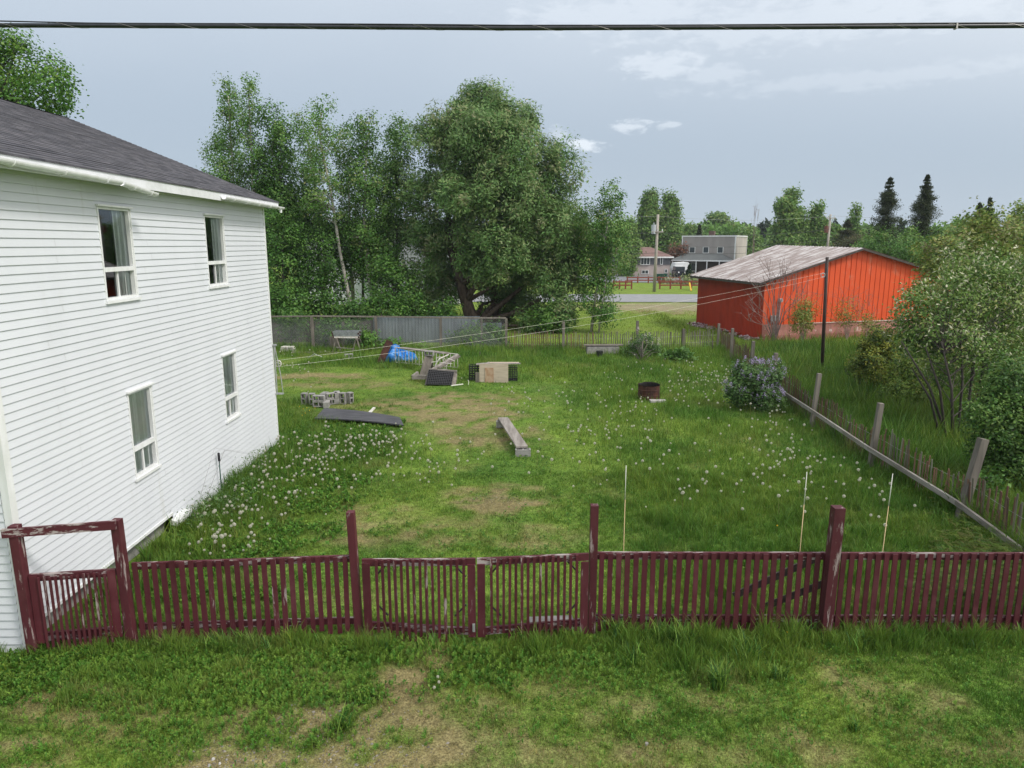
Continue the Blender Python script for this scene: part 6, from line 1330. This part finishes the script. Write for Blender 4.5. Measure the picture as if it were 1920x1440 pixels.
# dry weeds along fences, ferns in the right front corner
tag(npmesh('dry_weeds', *(lambda q: (q[0], q[1], M['grass'], None, q[2]))(tufts([(float(np.interp(k, [0, 1], [-.2, 4.5])) + random.uniform(-.1, .1), 36.0 + random.uniform(-.3, .1), 16, random.uniform(.4, .65), .15) for k in np.linspace(0, 1, 22)] + [(rfx(y) + .3 + random.uniform(-.2, .3), y, 14, random.uniform(.5, .8), .15) for y in np.linspace(25, 36, 30)], 14, [A((.20, .15, .09)), A((.15, .11, .06)), A((.10, .12, .04))]))), 'dry reed like weeds standing along the slat fences', 'weeds', kind='stuff')
tag(npmesh('wild_grass', *(lambda q: (q[0], q[1], M['grass'], None, q[2]))(tufts([(rfx(y) + random.uniform(.9, 4.0), y, 13, random.uniform(.3, .62), .2) for y in np.random.default_rng(3).uniform(11, 30, 420)] + [(rfx(y) - random.uniform(.05, .5), y, 9, random.uniform(.2, .36), .15) for y in np.random.default_rng(4).uniform(11, 30, 130)], 15, [LUSH * 1.1, LUSH * 1.3, MID * 1.1]))), 'long arching rank grass on both sides of the right slat fence', 'grass', kind='stuff')
def ferns(n, cxs, seed, cols, L_=.20):
    r = np.random.default_rng(seed); V = []; C = []
    for i in range(n):
        x0, y0, sx, sy = cxs[int(r.integers(len(cxs)))]; x = r.normal(x0, sx); y = r.normal(y0, sy); z0 = r.uniform(.05, .35); a = r.uniform(0, 6.283); d = np.array([math.cos(a), math.sin(a), .35]); s = np.array([-math.sin(a), math.cos(a), 0]); c = cols[int(r.integers(len(cols)))] * r.uniform(.7, 1.3); L1 = L_ * r.uniform(.6, 1.2)
        for j in range(9):
            t = (j + 1) / 10; b = np.array([x, y, z0]) + d * L1 * t - np.array([0, 0, .25 * L1 * t * t])
            for sg in (-1, 1):
                w_ = s * sg * L1 * .26 * (1 - t * .75); V += [b, b + w_ * .5 + d * .006, b + w_ + d * L1 * .05 - np.array([0, 0, .01]), b + w_ * .5 - d * .004]; C += [c] * 4
    n = len(V) // 4; return np.array(V), np.arange(n)[:, None] * 4 + np.array([[0, 1, 2, 3]]), np.array(C)
q = ferns(3600, [(7.4, 10.2, .45, .4), (8.0, 11.2, .35, .5), (8.9, 10.8, .5, .7), (9.3, 12.5, .4, .8), (6.7, 9.9, .4, .25), (8.3, 9.9, .6, .4)], 16, [A((.10, .17, .026)), A((.06, .13, .024)), A((.12, .17, .026)), A((.13, .13, .035))])
tag(npmesh('ferns', q[0], q[1], M['leaf'], col=q[2]), 'yellow green ferns crowding the right front corner of the yard', 'ferns', kind='stuff')
# bush at bottom left corner
tree('bush', 'small yellow green bush against the house front at the bottom left edge', 'bush', [(-6.35, 7.75, 0), (-6.35, 7.75, .3)], [.03, .01], [((-6.55, 7.75, .22), (.28, .25, .28)), ((-6.75, 7.6, .3), (.3, .25, .3))], [A((.14, .19, .02)), A((.10, .16, .02))], 113, dens=60, nleaf=22, crad=.12, L_=.045, W_=.02, nl=6, shell=.2)
# sage like weeds by the wall
tree('weed_clump', 'tall feathery grey green weeds against the house wall beside the white trough', 'weeds', [(-6.05, 12.8, 0), (-6.05, 12.8, .3)], [.01, .005], [((-5.95, 12.9, .25), (.35, 1.0, .30)), ((-5.9, 14.6, .22), (.35, 1.0, .28)), ((-5.6, 13.6, .18), (.4, .8, .22)), ((-6.0, 16.3, .2), (.3, 1.0, .25))], [A((.07, .12, .045)), A((.055, .11, .03))], 114, dens=40, nleaf=16, crad=.18, L_=.07, W_=.02, nl=4, shell=.2, droop=-.6)
# bare shrub and sparse shrubs by the garage
def bare(lab, base, tops, seed, rad=.035, name='bare_shrub', sub=5):
    r = np.random.default_rng(seed); mb = MB(); B = np.array(base)
    for tp_ in tops:
        T = np.array(tp_); mid = B * .45 + T * .55 + np.array([0, 0, .25]) - (T - B) * np.array([.2, .2, 0]); pts_ = [B, B * .6 + mid * .4, mid, T]; mb.tube([tuple(p) for p in pts_], [rad, rad * .8, rad * .5, rad * .12], 5, cap=False)
        for k in range(sub):
            f = r.uniform(.35, .95); s = mid + (T - mid) * f; e = s + np.array([r.normal(0, .35), r.normal(0, .25), r.uniform(.1, .55)]) + (T - B) * .12; e2 = e + np.array([r.normal(0, .2), 0, r.uniform(.05, .3)])
            mb.tube([tuple(s), tuple(s * .5 + e * .5 + np.array([0, 0, -.03])), tuple(e), tuple(e2)], [rad * .35, rad * .28, rad * .2, rad * .08], 4, cap=False)
            for q_ in range(2): e3 = e + r.normal(size=3) * np.array([.25, .15, .15]) + np.array([0, 0, .15]); mb.tube([tuple(e), tuple(e3)], [rad * .18, rad * .07], 3, cap=False)
    t = thing(name, lab, 'shrub', base); mb.build('branches', M['twig'], t); return t
Yq = 38.6; bb_ = D(1452, 636, Yq)
bare('leafless pinkish grey shrub before the garage corner', (bb_[0], Yq, 0), [D(u, v, Yq - .2) for u, v in ((1402, 560), (1408, 580), (1420, 540), (1435, 530), (1450, 520), (1465, 510), (1480, 520), (1495, 535), (1500, 560), (1510, 545), (1400, 600), (1425, 605), (1475, 500), (1485, 590), (1440, 500))], 7, .04)
for (lab, u, v, ru, rv, Y, seed, n, thin) in (('sparse yellow green shrub before the orange wall left of the dark pole', 1505, 592, 26, 34, 38.0, 8, 46, .12), ('very thin yellow green shrub before the orange wall right of the dark pole', 1588, 590, 26, 28, 39.0, 9, 22, .3), ('thin pale shrub low on the orange wall farther right', 1625, 600, 16, 18, 40.0, 10, 20, .25)):
    b = D(u, 636, Y); tt = bare(lab, (b[0], Y, 0), [D(u + dx, v + dy, Y) for dx, dy in ((-20, -20), (-10, -32), (5, -35), (18, -20), (24, 0), (-24, 5))], seed, .022, 'sparse_shrub', 4)
    (V, F, C), CC = crown([LB(u, v, ru, rv, Y)], 22, n, .34, .11, .055, [A((.13, .17, .03)), A((.10, .15, .028)), A((.17, .17, .04))], seed, shell=.1, thin=thin); npmesh('foliage', V, F, M['leaf'], tt, col=C)
# conifers
def spruce(lab, u, vt, vb, wpx, Y, cols, seed, nm='spruce_tree'):
    r = np.random.default_rng(seed); tp_ = D(u, vt, Y); base = (tp_[0], Y, 0); Hh = tp_[2]; k = Y / FPX; Rb = wpx * k; t = thing(nm, lab, 'tree', base)
    mb = MB(); mb.tube([base, (tp_[0], Y, Hh)], [.16, .015], 6); mb.build('trunk', M['greybark'], t)
    P = []; n = int(Hh * 14)
    for i in range(n):
        f = r.random() ** .9; z = Hh * (1 - f * .95) - .1; R_ = Rb * 1.2 * (f ** .72) * r.uniform(.45, 1.2); nb = 3
        for j in range(nb):
            a = r.uniform(0, 6.283); q = np.linspace(.12, 1, 7)
            for s in q: P.append((tp_[0] + math.cos(a) * R_ * s, Y + math.sin(a) * R_ * s, z - R_ * s * .28 + R_ * .22 * s * s))
    P = np.repeat(np.array(P), 16, 0); P = P + r.normal(size=P.shape) * np.array([.12, .12, .13]) * np.clip((Hh - P[:, 2:3]) / 3, .15, 1) * (Y / 60 * .5 + .5); cc = np.array(cols)[r.integers(len(cols), size=len(P))] * r.uniform(.6, 1.3, (len(P), 1))
    V, F, C = leaf_quads(P, .15 * (Y / 80 * .6 + .5), .06 * (Y / 80 * .6 + .5), cc, r, .3); npmesh('crown', V, F, M['leaf'], t, col=C)
dg = [A((.038, .062, .024)), A((.055, .078, .027)), A((.03, .05, .02)), A((.08, .09, .034))]
spruce('dark pointed spruce, the shorter of the two right of the garage ridge', 1670, 330, 560, 44, 72, dg, 120); spruce('dark pointed spruce, the taller of the two right of the garage ridge', 1740, 326, 560, 46, 66, dg, 121)
spruce('small spruce with bare leader near the right edge', 1857, 368, 500, 40, 60, dg + [A((.04, .09, .02))], 122); spruce('smallest spruce top showing left of the bare leader spruce', 1838, 378, 500, 26, 64, dg, 123)
spruce('brownish spruce just right of the far utility pole', 1590, 412, 520, 46, 95, [A((.05, .055, .022)), A((.075, .07, .028)), A((.035, .05, .018))], 124)
spruce('small dark spruce behind the flat topped house', 1312, 420, 500, 8, 145, dg, 125)
spruce('narrow dark cedar in the far front yard left of the porch', 1293, 496, 530, 8, 100, [A((.02, .05, .015)), A((.03, .07, .02))], 126, 'cedar_tree')
# mid and far broadleaf trees
ft = [A((.088, .165, .034)), A((.108, .19, .042)), A((.072, .14, .03))]
FT = [(1213, 355, 30, 150, 'tall poplar behind the utility pole, left one of the pair'), (1253, 360, 22, 150, 'tall poplar right of the utility pole top, right one of the pair'), (1470, 354, 38, 118, 'broad light green poplar with ragged top behind the garage roof'), (1525, 378, 20, 118, 'leaning poplar just left of the far utility pole'),
      (1595, 380, 10, 118, 'thin poplar top right of the far utility pole'), (1340, 402, 45, 190, 'round topped tree behind the flat topped house'), (1400, 430, 30, 170, 'mid green tree behind the right end of the flat topped house'), (1290, 425, 28, 175, 'light green tree between the poplars and the flat topped house'),
      (1905, 375, 32, 60, 'yellow green tree top at the right edge of the horizon'), (1640, 432, 45, 70, 'mid green leafy tree low beside the shorter spruce'), (1700, 425, 30, 62, 'leafy tree between the two spruces'), (1790, 408, 26, 90, 'hazy green tree right of the taller spruce'), (1180, 410, 18, 120, 'green tree peeping right of the poplar'), (1560, 420, 22, 110, 'green tree behind the far utility pole'), (1235, 430, 40, 160, 'bushy tree below the poplar pair behind the grey house')]
for i, (u, vt, w_, Y, lab) in enumerate(FT):
    b = D(u, 500, Y); k = Y / FPX; h_ = D(u, vt, Y)[2]; rr = random.Random(i); lob = []; n = 9
    for j in range(n):
        t = (j + .4) / n; ww = w_ * k * (.35 + .75 * math.sin(min(1, t * 1.25) * 1.9)); lob.append(((b[0] + rr.uniform(-.4, .4) * ww, Y + rr.uniform(-.4, .4) * ww, h_ * (1 - t * .86) - .06 * h_), (ww * .75, ww * .75, h_ * .09)))
    tree('broadleaf_tree', lab, 'tree', [(b[0], Y, 0), (b[0], Y, h_ * .5), (b[0] + .2, Y, h_ * .93)], [.22, .16, .04], lob, ft if i != 8 else [A((.11, .17, .03))], 140 + i, dens=9, nleaf=26, crad=.75 * (Y / 130) + .2, L_=.26 * Y / 100 + .1, W_=.2 * Y / 100 + .06, nl=26, group='broadleaf trees behind the garage and far houses', shell=.25, thin=.1)
b = D(1418, 380, 130); bt_ = bare('bare dead tree standing between the flat topped house and the garage', (b[0], 130, 0), [D(u, v, 130) for u, v in ((1418, 372), (1414, 400), (1422, 402))], 12, .06, 'dead_tree', 4)
# bushes round the garage and the rough ground at right
for i, (u, v, ru, rv, Y, cl_, lab) in enumerate(((1665, 470, 50, 40, 52, 0, 'dark leafy bush rising behind the garage right slope'), (1720, 510, 45, 50, 50, 0, 'dark green bush at the right end of the garage roof'), (1780, 470, 50, 50, 46, 0, 'dark bush behind the yellow green tree'), (1920, 480, 45, 60, 40, 0, 'dark bush at the right edge below the horizon'), (1600, 468, 40, 24, 75, 2, 'brownish brush behind the garage ridge'), (1292, 470, 0, 0, 0, 0, ''), (1272, 475, 20, 18, 128, 3, 'reddish brown bush between the two far houses'), (1262, 532, 22, 7, 98, 4, 'pale flowering hedge right of the green bins'), (1300, 528, 20, 8, 97, 4, 'pale scrubby hedge behind the far rail fence'), (1850, 900, 22, 16, 13.8, 0, 'low brambles under the glossy bush by the slat fence'), (1760, 660, 40, 60, 32, 0, 'shaded bush behind the stems of the blossoming tree'))):
    if not lab: continue
    b = D(u, v, Y); cols = [mg, bgc, [A((.075, .065, .03)), A((.06, .07, .025))], [A((.12, .06, .04)), A((.09, .06, .035))], [A((.12, .17, .05)), A((.2, .2, .11))]][cl_]; rr = random.Random(i + 5)
    lob = [LB(u, v, ru, rv, Y)] + [LB(u + rr.uniform(-.7, .7) * ru, v + rr.uniform(-.4, .6) * rv, ru * .6, rv * .6, Y + rr.uniform(-1, 1)) for _ in range(4)]
    if rv > 20: lob.append(LB(u, v + rv, ru * .9, rv * .8, Y))
    s_ = max(.6, Y / 50); tree('bush', lab, 'bush', [(b[0], Y, -.1), (b[0], Y, max(.3, b[2]))], [.08, .03], lob, cols, 170 + i, dens=8 / s_, nleaf=22, crad=.4 * s_, L_=.15 * s_, W_=.10 * s_, nl=14, shell=.25)
# the far wood: one mass
r = np.random.default_rng(77); Vs = []
Pc = []; Cc = []; Sz = []
for i in range(1500):
    Y = r.uniform(205, 420) if i % 3 else r.uniform(170, 215); x = r.uniform(-1.0, 1.0) * Y
    hgt_ = (8.3 + 3.4 * vnoise(x * .03, Y * .03) + r.normal(0, .6)) * (1 + (Y - 200) / 900); wd_ = r.uniform(2.6, 5.0)
    k = int(260 / (Y / 200) ** .5); u_ = r.normal(size=(k, 3)); u_ /= np.linalg.norm(u_, axis=1)[:, None]; u_ *= (.5 + .5 * r.random((k, 1)) ** .5)
    con = r.random() < .10; zf = r.random(k)
    if con: P = np.stack([x + u_[:, 0] * wd_ * .6 * (1 - zf), Y + u_[:, 1] * wd_ * .6 * (1 - zf), hgt_ * zf * 1.05], 1); c0 = np.array((.028, .055, .022))
    else: P = np.stack([x + u_[:, 0] * wd_, Y + u_[:, 1] * wd_, hgt_ * .55 + u_[:, 2] * hgt_ * .44], 1); c0 = ft[int(r.integers(3))] * r.uniform(1.2, 1.8)
    Pc.append(P); Cc.append(np.repeat(c0[None], k, 0) * r.uniform(.7, 1.3, (k, 1))); Sz.append(np.full(k, .7 + Y / 330))
P = np.concatenate(Pc); C = np.concatenate(Cc); sz = np.concatenate(Sz); V, F, C = leaf_quads(P, sz, sz * .75, C, r)
tag(npmesh('forest', V, F, M['leaf'], col=C), 'continuous green wood along the whole horizon', 'forest', kind='stuff')

# ------------------------------------------------------------------ haze
hm = bpy.data.materials.new('haze air'); hm.use_nodes = True; hn = hm.node_tree
hn.nodes.remove(hn.nodes['Principled BSDF']); pv_ = hn.nodes.new('ShaderNodeVolumePrincipled'); pv_.inputs['Density'].default_value = .0003; pv_.inputs['Color'].default_value = (.80, .88, .96, 1); pv_.inputs['Anisotropy'].default_value = .2
hn.links.new(pv_.outputs[0], hn.nodes['Material Output'].inputs['Volume'])
m = MB(); m.box((30, 640, 10), (2000, 1440, 24)); tag(m.build('haze', hm), 'thin humid air fading the far wood', 'haze', kind='stuff')

rg = np.random.default_rng(8); ng = 2000; cx_ = [G(560, 1385), G(470, 1430), G(700, 1410), G(620, 1340), G(410, 1428), G(930, 935), G(640, 1425)]
ci = rg.integers(len(cx_), size=ng); gxx = np.array([c[0] for c in cx_])[ci] + rg.normal(0, .42, ng); gyy = np.array([c[1] for c in cx_])[ci] + rg.normal(0, .18, ng); sz = rg.gamma(1.8, .0024, ng) + .002
bv = np.array([[math.cos(a) , math.sin(a), 0] for a in np.arange(5) * 1.2566] + [[0, 0, .8]]); V = (bv[None] * sz[:, None, None] * rg.uniform(.6, 1.3, (ng, 6, 1))); V[:, :, 0] += gxx[:, None]; V[:, :, 1] += gyy[:, None]; V[:, :, 2] += gz(gxx, gyy)[:, None] + .002
F = np.concatenate([np.arange(ng)[:, None] * 6 + np.array([[i, (i + 1) % 5, 5]]) for i in range(5)]); gcol = np.repeat(np.array([(.27, .26, .25), (.20, .17, .14), (.34, .31, .27), (.15, .13, .11)])[rg.integers(4, size=ng)], 6, 0)
tag(npmesh('gravel', V.reshape(-1, 3), F, M['grass'], col=gcol), 'scattered gravel on the worn earth before the fence', 'gravel', kind='stuff')
